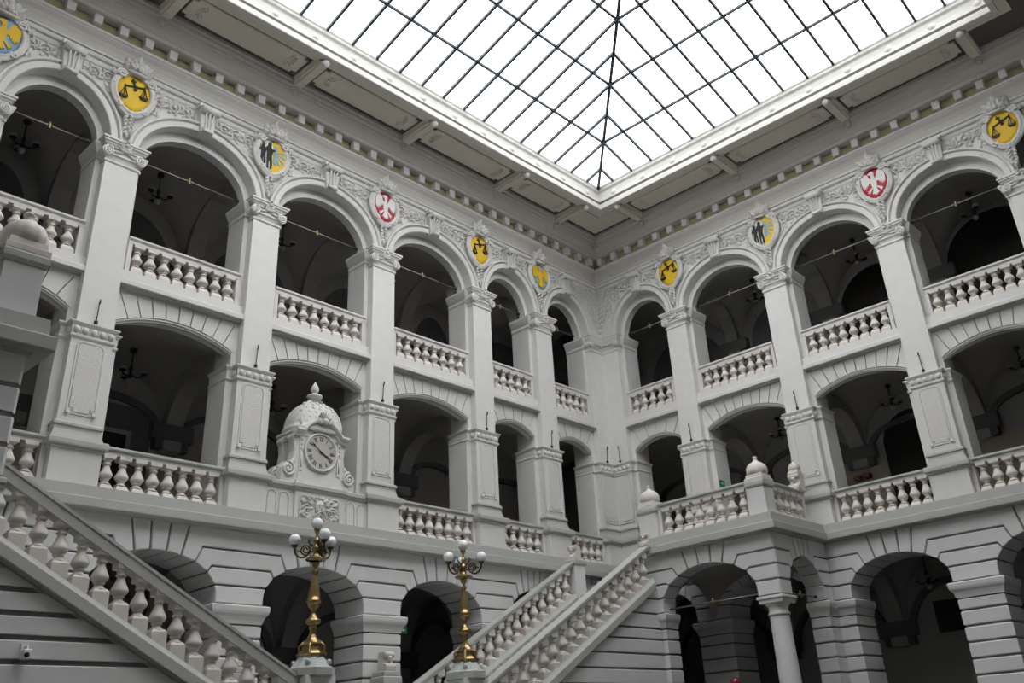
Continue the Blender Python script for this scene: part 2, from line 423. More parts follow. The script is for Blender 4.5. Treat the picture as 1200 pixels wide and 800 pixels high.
for n_, f_, m_ in (('pier', a_lowpier, 'plaster'), ('upper_pier', a_uppier, 'plaster'), ('pilaster', a_pil2, 'pilaster'), ('band', a_band, 'plaster'), ('base_moulding', a_base, 'ledge'),
                   ('pedestal_cap', a_cap, 'ledge'), ('impost', a_imp, 'plaster'), ('egg_ornament', a_eggs, 'ornament'), ('panel', a_panel, 'pebble'), ('panel_frame', a_pframe, 'plaster'),
                   ('capital', a_capital, 'plaster'), ('volute', a_volute, 'ornament'), ('leaf_ornament', a_capleaf, 'ornament')):
    A[n_] = asset(f_, n_, m_)
for k in 'LR':
    for u in PIERS[k]:
        loc = W(k, u, 0, 0)
        pr = inst(A['pier'], 'pier', wall[k], loc, ROT[k])
        for n_ in ('upper_pier', 'pilaster', 'band', 'base_moulding', 'pedestal_cap', 'impost', 'egg_ornament', 'panel', 'panel_frame'):
            inst(A[n_], n_, pr, (0, 0, 0), 0)
        cp = inst(A['capital'], 'capital', wall[k], loc, ROT[k])
        inst(A['volute'], 'volute', cp, (0, 0, 0)); inst(A['leaf_ornament'], 'leaf_ornament', cp, (0, 0, 0))
# corner pier (shared by both walls, carried by the left one)
s = MB()
def Lbox(s, o, p, z0, z1): s.box(NB, o, NB, p, z0, z1); s.box(NB, p, p, o, z0, z1)
Lbox(s, CO1, 0, 7.3, 11.0); Lbox(s, CO2, -.014, 11.0, 16.1)
Lbox(s, CP+.05, .25, 8.5, 10.98); s.box(NB, 1.12, NB, .396, 7.3, 8.3); s.box(NB, .396, .396, 1.12, 7.3, 8.3)
cpier = s.build('corner_pier', 'plaster', wall['L'])
s = MB(); Lbox(s, CP, .25, 11.3, 16.4); s.build('pilaster', 'pilaster', cpier)
s = MB(); s.sweep(corner_path(CO1-.03, CP+.05), BAND, side=-1); s.build('band', 'plaster', cpier)
s = MB(); s.sweep([(CP+.05, 0), (CP+.05, .25), (.25, .25), (.25, CP+.05), (0, CP+.05)], BASE1, side=-1); s.build('base_moulding', 'ledge', cpier)
s = MB(); s.sweep([(1.12, 0), (1.12, .396), (.396, .396), (.396, 1.12), (0, 1.12)], CAP1, side=-1); s.build('pedestal_cap', 'ledge', cpier)
s = MB(); s.sweep(corner_path(CO2, CP), IMP2, side=-1); s.build('impost', 'plaster', cpier)
s = MB(); s.sweep([(CP, 0), (CP, .25), (.25, .25), (.25, CP), (0, CP)], ASTR, side=-1)
s.sweep([(CP+.06, 0), (CP+.06, .30), (.30, .30), (.30, CP+.06), (0, CP+.06)], [(-.3, 16.33), (.04, 16.33), (.06, 16.37), (.10, 16.40), (.10, 16.44), (.13, 16.46), (.13, 16.51), (-.3, 16.51)], side=-1)
cc = s.build('corner_capital', 'plaster', wall['L'])
s = MB()
for i in range(4):
    s.ball(.95-.2*i, .27, 11.13, .072, 10, 6, 1.15); s.ball(.27, .95-.2*i, 11.13, .072, 10, 6, 1.15)
s.build('egg_ornament', 'ornament', cpier)
s = MB(); T2 = MB(WR)
for b in (s, T2):
    b.rings([[(CP-.02+.14*math.cos(2*pi*i/16), n, 16.13+.14*math.sin(2*pi*i/16)) for i in range(16)] for n in (.0, .35)])
    b.tube(spiral(CP-.02, .355, 16.13, .13, .025, 1.9, pi/2, 1), .026, 6); b.ball(CP-.02, .365, 16.13, .035, 8, 5)
    for q in range(6): b.leaf(.40+.09*q, .30, 16.2+.04*(q % 2), pi/2+(q-3)*.35, .16, .12, .05, .06)
    b.tube([(.3, .33, 16.22), (.6, .33, 16.17), (.95, .34, 16.26)], .03, 6)
s.v += T2.v; kk = len(s.v)-len(T2.v); s.f += [[kk+i for i in f] for f in T2.f]; s.sm += T2.sm
s.build('volute', 'ornament', cc)
for T in (WL, WR):
    s = MB(T); hw = .3
    s.prism([(.36, 9.16), (.90, 9.16), (.90, 9.25), (.98, 9.25), (.98, 10.74), (.95, 10.8), (.9, 10.82), (.36, 10.82)], .24, .275, .012); s.build('panel', 'pebble', cpier)
    s = MB(T); s.tube([(.30, .26, 9.08), (.93, .26, 9.08), (.93, .26, 9.2), (1.01, .26, 9.2), (1.01, .26, 10.76), (.93, .26, 10.87), (.30, .26, 10.87)], .018, 5)
    s.ball(.97, .3, 9.12, .045, 8, 4); s.build('panel_frame', 'plaster', cpier)

# ------------------------------------------------------------------ first-floor arches (segmental, voussoirs)
Z1S, Z1R, Z1T = 11.74, .40, 12.64
for k in 'LR':
    T = TR[k]
    for i, (a, b) in enumerate(bays(k)):
        ul, ur = span(k, i, .525, CO2-.045); uc = (ul+ur)/2; h = (ur-ul)/2
        e0, e1 = (ul-.3 if a is None else a), b
        pts = seg_pts(uc, h, Z1S, Z1R)
        s = MB(T); arch_slab(s, e0, e1, [(p[0], p[1]+.03) for p in pts], Z1T, -.36, -.045); s.build('spandrel', 'joint', wall[k], 'c')
        s = MB(T)
        up = [(ul-.02, 11.3), ] 
        for sd, e in ((-1, ul), (1, ur)):                # plain stilt between impost and springing
            s.box(min(e, e+sd*.3), max(e, e+sd*.3), NB+.01, -.007, 11.3, Z1S)
        p2 = seg_pts(uc, h-.02, Z1S-.02, Z1R-.08); arch_slab(s, ul-.02, ur+.02, p2, Z1S+Z1R+.05, -.36, -.07)
        s.build('arch_soffit', 'plaster', wall[k], 'c')
        s = MB(T)
        for dz, n0, th in ((-.01, -.02, .05), (-.06, -.05, .05)):
            q = seg_pts(uc, h, Z1S+dz, Z1R, 20)
            s.rings([[(p[0], n0, p[1]), (p[0], n0, p[1]-th), (p[0], n0-.12, p[1]-th), (p[0], n0-.12, p[1])] for p in q])
        s.build('arch_moulding', 'ledge', wall[k], 'c')
        nv = 10 if h > 1.3 else 6
        R = (h*h+Z1R*Z1R)/(2*Z1R); zc = Z1S+Z1R-R; t0 = math.asin(h/R)*.985
        fan = 1.75
        for j in range(nv):
            ta, tb = -t0+2*t0*j/nv, -t0+2*t0*(j+1)/nv
            bl = [(uc+R*math.sin(ta+(tb-ta)*q), zc+R*math.cos(ta+(tb-ta)*q)) for q in (0, .5, 1)]
            def topx(t): 
                d = math.tan(t*fan*.62)
                return uc+R*math.sin(t)+d*(Z1T-(zc+R*math.cos(t)))
            g = .013
            lx, rx = topx(ta)+g, topx(tb)-g
            poly = [(bl[0][0]+g, bl[0][1]), bl[1], (bl[2][0]-g, bl[2][1]), (rx, Z1T), (lx, Z1T)]
            if j == 0: poly[-1] = (min(ul, lx), Z1T); poly[0] = (ul, bl[0][1]-.02)
            if j == nv-1: poly[-2] = (max(ur, rx), Z1T); poly[2] = (ur, bl[2][1]-.02)
            v = MB(T); v.prism(poly, -.1, 0, .008); v.build('voussoir', 'plaster', wall[k], 'c')
        # ledge over the arch
        s = MB(T); x0, x1 = (CP+.0 if a is None else a+HP2), b-HP2
        s.sweep([(x0-.05, 0), (x1+.05, 0)], [(-.4, 12.67), (.22, 12.67), (.225, 12.68), (.225, 12.80), (.215, 12.815), (.13, 12.82), (.12, 13.09), (-.4, 13.09)])
        s.build('ledge', 'plaster', wall[k], 'c')
        s = MB(T); s.sweep([(x0-.04, 0), (x1+.04, 0)], [(-.2, 12.60), (.02, 12.60), (.03, 12.63), (.06, 12.64), (.07, 12.65), (.20, 12.655), (.20, 12.672), (-.2, 12.672)]); s.build('ledge_shade_strip', 'ledge', wall[k], 'c')  # strip under the ledge: underside shade painted in with the darker grey-green

# ------------------------------------------------------------------ top arches: archivolt, inner ring, spandrel, keystone
ZA0, ZAB = 16.45, 1.54
ZTOP = 18.78
def top_arch(u, uc, a): 
    q = max(0, 1-((u-uc)/a)**2); return ZA0+ZAB*math.sqrt(q)
random.seed(5)
for k in 'LR':
    T = TR[k]
    for i, (a, b) in enumerate(bays(k)):
        l2, r2 = span(k, i, H2-.01, CO2-.01); l1, r1 = span(k, i, .36, CP-.05)
        uc = (l1+r1)/2; ao = (r1-l1)/2; ai = (r2-l2)/2; ui = (l2+r2)/2
        e0, e1 = (-.2 if a is None else a), b
        po = arch_pts(uc, ao, ZA0, ZAB, 28)
        s = MB(T); arch_slab(s, e0, e1, [(p[0], p[1]+.012) for p in po], 19.9, -.2, .1); s.build('spandrel', 'plaster', wall[k], 'c')
        s = MB(T); pi_ = arch_pts(ui, ai, 16.40, 1.28, 28); arch_slab(s, e0, e1, pi_, 18.6, -.42, -.17); s.build('arch_soffit', 'plaster', wall[k], 'c')
        # inner ring bead
        s = MB(T); rs = []
        for p, q in zip(arch_pts(ui, ai, 16.40, 1.28, 28), arch_pts(ui, ai+.15, 16.40, 1.41, 28)):
            rs.append([(p[0], -.2, p[1]), (p[0], -.13, p[1]), (q[0], -.13, q[1]), (q[0], -.2, q[1])])
        s.rings(rs); s.build('inner_arch_ring', 'plaster', wall[k], 'c')
        # archivolt with stepped mouldings
        s = MB(T); rs = []
        for j in range(33):
            t = pi-pi*j/32; c_, s_ = math.cos(t), math.sin(t); L = math.hypot(c_*ZAB, s_*ao); nx, nz = c_*ZAB/L, s_*ao/L
            px, pz = uc+ao*c_, ZA0+ZAB*s_
            row = []
            for d, n in ((0, -.18), (0, .17), (.02, .195), (.17, .195), (.18, .14), (.21, .14), (.22, .205), (.24, .235), (.285, .235), (.30, .205), (.30, .09)):
                zz = pz+nz*d
                row.append((px+nx*d, n, zz))
            rs.append(row)
        s.rings(rs); s.build('archivolt', 'plaster', wall[k], 'c')
        # keystone console
        kt, kb = .27, .19
        s = MB(T); zb, zt = ZA0+ZAB-.05, 18.86
        s.prism([(uc-kb, zb), (uc+kb, zb), (uc+kt, zt), (uc-kt, zt)], .05, .30, .02)
        s.prism([(uc-kt-.05, zt-.12), (uc+kt+.05, zt-.12), (uc+kt+.06, zt), (uc-kt-.06, zt)], .05, .36, .01)
        ks = s.build('keystone', 'plaster', wall[k], 'c')
        s = MB(T)
        lo = Vector(ks.location)
        def lc(b): b.v = [tuple(Vector(p)-lo) for p in b.v]
        s.rings([[(uu, .38+.10*math.cos(2*pi*q/12), zt-.20+.10*math.sin(2*pi*q/12)) for q in range(12)] for uu in (uc-kt+.0, uc+kt-.0)], smooth=True)
        for q in (-1, 0, 1): s.tube([(uc+q*.12, .40, zt-.28), (uc+q*.10, .345, zt-.5), (uc+q*.085, .31, zb+.12), (uc+q*.08, .32, zb+.05)], .022, 5)
        s.rings([[(uu, .31+.06*math.cos(2*pi*q/10), zb+.07+.06*math.sin(2*pi*q/10)) for q in range(10)] for uu in (uc-kb+.02, uc+kb-.02)], smooth=True)
        lc(s); s.build('scroll', 'ornament', ks)
        # acanthus relief in the two spandrel panels
        for sd in (-1, 1):
            start = kt+.12
            end = (uc-(.55 if a is None else a+.58)) if sd < 0 else (b-.58-uc)
            if end-start < .25: continue
            s = MB(T); x = start; top = 18.66; n0 = .11
            fr = []
            while x < end-.12:
                lo_ = lambda dx: ZA0+(ZAB+.33)*math.sqrt(max(0, 1-(dx/(ao+.33))**2))
                r = max(.085, min(.22, (top-lo_(x+.1))/2, (end-x)/2+.02))
                cx = x+r; zc = min(top-r, lo_(cx)+r+.02)
                if zc-r < lo_(cx)-.1: zc = lo_(cx)+r
                zc = top-r-.01
                a0 = random.uniform(0, 6.28)
                s.tube(spiral(uc+sd*cx, n0+.03, zc, r*.85, r*.15, 1.5, a0, sd, 18), .026, 5, (1.15, .6))
                s.ball(uc+sd*cx, n0+.05, zc, r*.26, 8, 5)
                for q in range(7):
                    an = a0+q*.9
                    s.leaf(uc+sd*(cx+r*.55*math.cos(an)), n0, zc+r*.55*math.sin(an), an+.6, r*.75, r*.5, .05, .05, sd)
                # lower filler leaves down to the archivolt
                zz = zc-r
                while zz > lo_(cx)+.10:
                    s.leaf(uc+sd*(cx-.03), n0, zz, -pi/2+random.uniform(-.6, .6), min(.22, zz-lo_(cx)), .13, .05, .04, sd)
                    s.leaf(uc+sd*(cx+.05), n0, zz-.02, -pi/2+random.uniform(.2, 1.), min(.2, zz-lo_(cx)), .11, .05, .04, sd)
                    zz -= .16
                x += 2*r*.92
            s.build('acanthus_relief', 'ornament', wall[k], 'c')
            s = MB(T)
            s.tube([(uc+sd*(start-.06), .115, ZA0+ZAB+.36), (uc+sd*(start-.06), .115, 18.70), (uc+sd*(end+.02), .115, 18.70)], .016, 4)
            s.build('relief_frame', 'plaster', wall[k], 'c')
# corner foliage
for T in (WL, WR):
    s = MB(T)
    for r_ in range(9):
        z = 16.85+.2*r_; wd = .10+.085*r_
        s.leaf(.12, .11, z, .9-.05*r_, .16+.05*r_, .15, .10, .12)
        s.leaf(.14+wd*.5, .11, z+.05, 1.25-.1*r_, .16+.03*r_, .15, .10, .12)
        if r_ > 2: s.tube(spiral(.12+wd*.85, .13, z+.02, .10, .02, 1.3, r_, 1, 14), .024, 5)
        if r_ > 4: s.tube(spiral(.12+wd*.45, .13, z+.08, .085, .02, 1.3, r_*2, 1, 14), .022, 5)
    s.tube([(.11, .12, 16.6), (.12, .15, 17.2), (.12, .16, 18.0), (.12, .2, 18.6)], .035, 6)
    s.ball(.13, .16, 16.75, .07, 8, 5)
    s.build('corner_foliage', 'ornament', wall['L'], 'c')

# ------------------------------------------------------------------ main cornice and coffered soffit (all round the court)
RECT = [(0, 0), (0, YE), (XE, YE), (XE, 0)]
ceil = struct(empty('ceiling'), 'coffered cornice and soffit framing the glass roof', 'ceiling')
def ring(name, prof, m, par=None):
    s = MB(); s.sweep(RECT, prof, side=-1, closed=True); return s.build(name, m, par or ceil)
ring('string_moulding', [(.0, 18.70), (.12, 18.70), (.14, 18.74), (.15, 18.82), (.22, 18.85), (.24, 18.90), (.24, 18.95), (.29, 18.97), (.30, 19.02), (.16, 19.05), (.0, 19.05)], 'plaster')
ring('cove', [(.0, 19.03), (.14, 19.03), (.15, 19.15), (.18, 19.3), (.23, 19.43), (.31, 19.54), (.31, 19.6), (0, 19.6)], 'corn')
ring('bed_moulding', [(.0, 19.54), (.30, 19.54), (.33, 19.57), (.37, 19.6), (.38, 19.66), (.33, 19.69), (.0, 19.69)], 'plaster')
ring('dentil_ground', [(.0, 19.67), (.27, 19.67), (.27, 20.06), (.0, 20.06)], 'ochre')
ring('corona', [(.0, 20.02), (.58, 20.02), (.60, 20.04), (.60, 20.14), (.63, 20.16), (.64, 20.2), (.70, 20.28), (.80, 20.36), (.83, 20.42), (.88, 20.44), (.90, 20.50), (.98, 20.53), (1.0, 20.62), (1.06, 20.64), (1.06, 20.95), (0, 20.95)], 'corn')
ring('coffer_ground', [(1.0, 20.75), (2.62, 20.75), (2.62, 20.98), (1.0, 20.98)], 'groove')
ring('soffit_border', [(2.20, 20.66), (2.56, 20.66), (2.56, 20.9), (2.20, 20.9)], 'coffer')
fa = ring('fascia', [(2.50, 20.60), (2.66, 20.60), (2.68, 20.62), (2.68, 20.70), (2.65, 20.72), (2.65, 20.80), (2.63, 20.82), (2.63, 20.86), (2.60, 20.88), (2.59, 20.98), (2.56, 21.2), (2.56, 21.38), (2.58, 21.42), (2.62, 21.46), (2.63, 21.5), (2.63, 21.56), (2.66, 21.60), (2.66, 21.66), (2.45, 21.70), (2.40, 20.9), (2.50, 20.75)], 'fascia')
ring('roof_kerb', [(-2, 21.0), (2.5, 20.96), (2.5, 21.7), (2.2, 21.75), (-2, 21.3)], 'corn')
# dentils
dsrc = MB(); dsrc.prism([(-.105, 19.72), (.105, 19.72), (.125, 20.03), (-.125, 20.03)], .24, .48, .0); dsrc = lib(dsrc, 'dentil', 'plaster')
for k, end in (('L', 25.5), ('R', 18.6)):
    u = .71+.02
    while u < end:
        inst(dsrc, 'dentil', ceil, W(k, u, 0, 0), ROT[k]); u += .709
# ribs, balls and coffer panels
RIB = {'L': [3.31, 6.67, 11.13, 15.47, 19.80, 24.0], 'R': [3.31, 7.73, 12.15, 16.6]}
ribm = MB(); ribm.box(-.17, .17, .96, 2.36, 20.56, 20.85); ribm.box(-.11, .11, .90, 2.40, 20.50, 20.6)
ribm = lib(ribm, 'soffit_rib', 'coffer')
ballm = MB(); ballm.ball(0, 0, 0, .125, 12, 8); ballm.lathe([(.05, 0), (.06, .16)], 0, 0, 0, 8); ballm = lib(ballm, 'boss', 'fascia')
ball2 = MB(); ball2.ball(0, 0, 0, .11, 12, 8); ball2.lathe([(.15, .03), (.15, .1)], 0, 0, 0, 10); ball2 = lib(ball2, 'boss', 'corn')
def coffer_panel(T, par, u0, u1, n0, n1, poly=None):
    c = .14
    p = poly or [(u0+c, n0), (u1-c, n0), (u1-c, n0+c*.8), (u1, n0+c*.8), (u1, n1-c*.8), (u1-c, n1-c*.8), (u1-c, n1), (u0+c, n1), (u0+c, n1-c*.8), (u0, n1-c*.8), (u0, n0+c*.8), (u0+c, n0+c*.8)]
    s = MB(T); s.rings([[(q[0], q[1], 20.82) for q in p], [(q[0], q[1], 20.72) for q in p], [(q[0], q[1], 20.70) for q in inset(p, .03)]])
    o = s.build('coffer_panel', 'coffer', par)
    if not poly:
        s = MB(T)
        for uu, nn, a0 in ((u0+.35, n0+.28, .6), (u1-.35, n0+.28, 2.5), (u0+.35, n1-.28, -.6), (u1-.35, n1-.28, 3.7)):
            for q in range(5):
                an = a0+(q-2)*.7
                s.ball(uu+.12*math.cos(an), nn+.12*math.sin(an), 20.70, .05, 6, 4, .5)
            s.ball(uu, nn, 20.70, .06, 8, 4, .6)
        s.build('rosette', 'coffer', o)
for k in 'LR':
    R_ = RIB[k]
    for u in R_:
        rb = inst(ribm, 'soffit_rib', ceil, W(k, u, 0, 0), ROT[k])
        inst(ballm, 'boss', rb, (0, 2.44, 20.52)); inst(ball2, 'boss', rb, (0, .86, 20.40))
    for a, b in zip(R_, R_[1:]): coffer_panel(TR[k], ceil, a+.31, b-.31, 1.20, 2.10)
    # rails of the coffer field either side of the ribs
    for a, b in zip(R_, R_[1:]):
        s = MB(TR[k]); s.box(a+.16, a+.22, 1.06, 2.2, 20.69, 20.82); s.box(b-.22, b-.16, 1.06, 2.2, 20.69, 20.82); s.build('coffer_edge', 'coffer', ceil)
coffer_panel(ID, ceil, 0, 0, 0, 0, [(1.20, 1.20), (3.0, 1.20), (3.0, 2.10), (2.10, 2.10), (2.10, 3.0), (1.20, 3.0)])
inst(ball2, 'boss', ceil, (.86, .86, 20.40))

bos = MB(); bos.lathe([(.001, -.05), (.08, -.04), (.11, -.01), (.14, 0), (.16, .02)], 0, 0, 0, 12); bos.v = [(p[0], -p[2], p[1]) for p in bos.v]; bos = lib(bos, 'boss', 'fascia')
for k, end in (('L', 24), ('R', 17.4)):
    u = 3.3
    while u < end: inst(bos, 'boss', ceil, W(k, u, 2.565, 21.18), ROT[k]); u += 1.405
# ------------------------------------------------------------------ skylight
sky = struct(empty('window_1'), 'hipped glass roof of white panes on dark steel bars', 'window')
S0 = 2.62; ZE = 21.62; SL = .30; RID = (YE-2*S0)/2
NJ = [0, 1.70, 3.58, 5.45, RID]
def clip(poly, fn):
    out = []
    for i in range(len(poly)):
        p, q = poly[i-1], poly[i]; a, b = fn(p), fn(q)
        if (a >= 0) != (b >= 0): t = a/(a-b); out.append((p[0]+(q[0]-p[0])*t, p[1]+(q[1]-p[1])*t))
        if b >= 0: out.append(q)
    return out
def slope(T, U0, U1, us, bars=True):
    L = U1-U0
    ks = [U0]+[u for u in us if U0+.05 < u < U1-.05]+[U1]
    for a, b in zip(ks, ks[1:]):
        for n0, n1 in zip(NJ, NJ[1:]):
            p = [(a, n0), (b, n0), (b, n1), (a, n1)]
            p = clip(p, lambda q: q[0]-U0-q[1]); p = clip(p, lambda q: U1-q[0]-q[1])
            if len(p) < 3: continue
            A_ = abs(sum(p[i-1][0]*p[i][1]-p[i][0]*p[i-1][1] for i in range(len(p))))/2
            if A_ < .02: continue
            s = MB(T); s.rings([[(q[0], S0+q[1], ZE+SL*q[1]+d) for q in p] for d in (.02, .035)]); s.build('pane', 'glass', sky)
    for u in ks[1:-1]:
        n1 = min(RID, u-U0, U1-u)
        s = MB(T); h = .038
        s.rings([[(u-h, S0+n, ZE+SL*n+d0), (u+h, S0+n, ZE+SL*n+d0), (u+h, S0+n, ZE+SL*n+.06), (u-h, S0+n, ZE+SL*n+.06)] for n, d0 in ((0, -.05), (n1, -.05))]); s.build('rafter', 'steel', sky)
    for n in NJ[1:-1]:
        s = MB(T); s.box(U0+n, U1-n, S0+n-.035, S0+n+.035, ZE+SL*n-.06, ZE+SL*n+.02); s.build('purlin', 'steel', sky)
xs = [4.30+.943*i for i in range(-1, 24)]; ys = [4.32+.938*i for i in range(-1, 16)]
slope(lambda u, n, z: (u, n, z), S0, XE-S0, xs)
slope(lambda u, n, z: (n, u, z), S0, YE-S0, ys)
slope(lambda u, n, z: (u, YE-n, z), S0, XE-S0, xs)
slope(lambda u, n, z: (XE-n, u, z), S0, YE-S0, ys)
zr = ZE+SL*RID
for cx, cy, rx in ((S0, S0, S0+RID), (S0, YE-S0, S0+RID), (XE-S0, S0, XE-S0-RID), (XE-S0, YE-S0, XE-S0-RID)):
    s = MB(); s.tube([(cx, cy, ZE-.04), (rx, YE/2, zr-.04)], .065, 6); s.build('hip_bar', 'steel', sky)
s = MB(); s.tube([(S0+RID, YE/2, zr-.03), (XE-S0-RID, YE/2, zr-.03)], .065, 6); s.build('ridge_bar', 'steel', sky)

# ------------------------------------------------------------------ galleries behind the arcades
ND = -4.2
rear = {}
for k, nm in (('L', 'wall_rear_left'), ('R', 'wall_rear_right')):
    s = MB(TR[k]); end = 29.5 if k == 'L' else 22.5
    s.box(ND, end, ND-.3, ND, 0, 22) if k == 'L' else s.box(ND, end, ND-.3, ND, 0, 22)
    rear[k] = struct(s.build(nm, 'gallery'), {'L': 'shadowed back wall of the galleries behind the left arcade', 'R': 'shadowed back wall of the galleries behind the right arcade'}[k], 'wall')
    rear[k].location = (0, 0, 0); 
    me = rear[k].data
    # build() moved the origin: put it back into world coordinates
for k in 'LR':
    me = rear[k].data; xs_ = [v.co.copy() for v in me.vertices]
    s = MB(TR[k]); end = 29.5 if k == 'L' else 22.5; s.box(ND, end, ND-.3, ND, 0, 22)
    for v, p in zip(me.vertices, s.v): v.co = p
vault = struct(empty('ceiling'), 'groin vaults over the shadowed galleries', 'ceiling')
def groin(T, u0, u1, n0, n1, zs, ru, rn, m='gallery', N=12):
    uc, nc = (u0+u1)/2, (n0+n1)/2; a, b = (u1-u0)/2, (n1-n0)/2
    s = MB(T); vs = []
    for i in range(N+1):
        for j in range(N+1):
            x = -1+2*i/N; y = -1+2*j/N
            z = zs+max(ru*math.sqrt(max(0, 1-x*x)), rn*math.sqrt(max(0, 1-y*y)))
            vs.append((uc+a*x, nc+b*y, z))
    fs = [(i*(N+1)+j, (i+1)*(N+1)+j, (i+1)*(N+1)+j+1, i*(N+1)+j+1) for i in range(N) for j in range(N)]
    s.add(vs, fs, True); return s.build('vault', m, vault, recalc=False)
for k in 'LR':
    T = TR[k]; P = PIERS[k]
    ends = P+[27.2 if k == 'L' else 20.6]
    cells = [(NB if False else 0, ends[0])]+list(zip(ends, ends[1:]))
    for (a, b) in cells:
        a2 = a+.25 if a else NB; b2 = b-.25
        groin(T, a2, b2, ND, -.38, 16.25, 1.85, 1.85)
        groin(T, a2, b2, ND, -.30, 11.0, 1.4, 1.4)
        groin(T, a2, b2, ND, NB, 4.95, 1.85, 1.85)
        # lunette arch on the rear wall
        for zs, r, zf in ((10.85, .75, 7.4), (4.6, 1.5, 0)):
            s = MB(T); uc = (a2+b2)/2; h = (b2-a2)/2-.12
            rs = [[(p[0], ND-.05, p[1]), (p[0], ND+.14, p[1]), (q[0], ND+.14, q[1]), (q[0], ND-.05, q[1])] for p, q in zip(arch_pts(uc, h-.22, zs, r-.2, 20), arch_pts(uc, h, zs, r, 20))]
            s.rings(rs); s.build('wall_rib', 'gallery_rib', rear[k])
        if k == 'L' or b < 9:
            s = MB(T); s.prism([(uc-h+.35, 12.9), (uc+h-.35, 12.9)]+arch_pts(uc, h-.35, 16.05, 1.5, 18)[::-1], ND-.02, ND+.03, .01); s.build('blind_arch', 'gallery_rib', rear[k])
    for u in ends[:-1]:
        for z0, zs, rise, zt in ((13.0, 16.1, 1.92, 18.4), (7.4, 10.55, 1.4, 12.6), (0, 4.6, 1.9, 7.0)):
            s = MB(lambda n, w_, z, T=T, u=u: T(u+w_, n, z))
            arch_slab(s, ND, NB, [(ND+.32, zs-.45), (ND+.32, zs-.02)]+arch_pts((ND+NB)/2, (NB-ND)/2-.3, zs, rise, 18)+[(NB-.02, zs-.02)], zt, -.27, .27); s.build('transverse_arch', 'gallery', vault)
            s = MB(T); s.box(u-.62, u+.62, ND, ND+.34, zs-.15, zs+.33)
            for q in (-.5, .2): s.box(u+q, u+q+.3, ND, ND+.28, zs-.42, zs-.15)
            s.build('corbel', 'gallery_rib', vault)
# doors and dark openings on the rear walls
nd = [0]
def door(k, u, z0, w_, h, arch=0., lab='', frame=True):
    nd[0] += 1; T = TR[k]; s = MB(T)
    poly = [(u-w_, z0), (u+w_, z0)]+[(p[0], p[1]) for p in arch_pts(u, w_, z0+h, arch, 16)][::-1] if arch else [(u-w_, z0), (u+w_, z0), (u+w_, z0+h), (u-w_, z0+h)]
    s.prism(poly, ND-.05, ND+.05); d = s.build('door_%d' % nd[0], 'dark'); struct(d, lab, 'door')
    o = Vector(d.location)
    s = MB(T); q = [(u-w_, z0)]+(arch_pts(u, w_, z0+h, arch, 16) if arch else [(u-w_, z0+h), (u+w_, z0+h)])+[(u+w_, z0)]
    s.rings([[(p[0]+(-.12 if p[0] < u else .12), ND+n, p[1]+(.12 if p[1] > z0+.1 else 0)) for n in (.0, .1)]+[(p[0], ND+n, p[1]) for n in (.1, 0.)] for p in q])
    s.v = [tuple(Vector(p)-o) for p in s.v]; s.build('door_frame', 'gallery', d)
door('L', 17.9, 7.4, .95, 3.0, 0, 'dark rectangular doorway behind the middle gallery, left wall')
door('L', 9.4, 7.4, .9, 2.3, .5, 'dark arched doorway behind the middle gallery, right of the clock')
door('R', 10.1, 7.4, 1.15, 3.3, 1.1, 'black arched doorway behind the middle gallery, right wall')
door('R', 10.15, 13.0, 1.65, 3.0, 1.55, 'black arched opening behind the top gallery, right wall')
door('R', 14.45, 13.0, 1.8, 3.2, 1.75, 'large dark arched opening behind the top gallery, far right')
door('R', 6.0, 7.4, .5, 2.2, 0, 'narrow dark door behind the middle gallery near the landing')
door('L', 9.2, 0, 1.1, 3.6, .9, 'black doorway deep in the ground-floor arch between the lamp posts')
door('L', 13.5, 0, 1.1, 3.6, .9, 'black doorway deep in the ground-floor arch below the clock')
s = MB(WR); s.box(9.33, 10.9, ND-.02, ND+.06, 4.43, 5.39); tag(s.build('notice_board', 'dark'), 'black board on the wall inside the ground-floor arch, lower right', 'board')
s = MB(WL); s.box(16.25, 19.5, ND-.02, ND+.04, 7.4, 11.25); s.build('door_surround', 'gallery_rib', rear['L'])
# cream dado of the middle gallery
for k in 'LR':
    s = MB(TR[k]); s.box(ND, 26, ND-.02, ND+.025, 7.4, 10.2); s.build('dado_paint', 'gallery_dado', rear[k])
# roof over the galleries, envelope behind the camera
s = MB(); s.box(-4.6, 29.5, -4.6, .1, 20.9, 21.1); s.box(-4.6, .1, .1, 22.5, 20.9, 21.1); s.build('gallery_roof', 'gallery', vault)
s = MB(); s.box(29.5, 29.8, -4.6, 22.8, 0, 21.2); struct(s.build('wall_side', 'far_wall'), 'plain end wall beside the viewer, out of view', 'wall')
s = MB(); s.box(-4.6, 29.8, 22.5, 22.8, 0, 21.2); struct(s.build('wall_back', 'far_wall'), 'plain wall behind the viewer, out of view', 'wall')

# ------------------------------------------------------------------ balusters
PROF = [(.10, 0), (.108, .03), (.085, .055), (.062, .09), (.060, .12), (.082, .145), (.082, .17), (.07, .18), (.105, .22), (.126, .285), (.127, .32), (.112, .38), (.082, .47), (.060, .57), (.056, .62), (.078, .645), (.078, .675), (.058, .69), (.072, .75), (.095, .80)]
def bal_prof(H, k=1.):
    # turned part between the square plinth (.17) and the square abacus (.07)
    a, b = .20, H-.085
    pr = PROF
    f = (b-a)/.80
    return [(r*k, a+h*f) for r, h in pr]
def baluster_mesh(H, name='baluster'):
    s = MB()
    s.rings([[(-q, -q, z), (q, -q, z), (q, q, z), (-q, q, z)] for q, z in ((.152, -.02), (.152, .10), (.11, .19))])
    s.lathe(bal_prof(H, 1.22), n=14)
    s.rings([[(-q, -q, z), (q, -q, z), (q, q, z), (-q, q, z)] for q, z in ((.10, H-.095), (.14, H-.07), (.145, H+.02))])
    return lib(s, name, 'baluster')
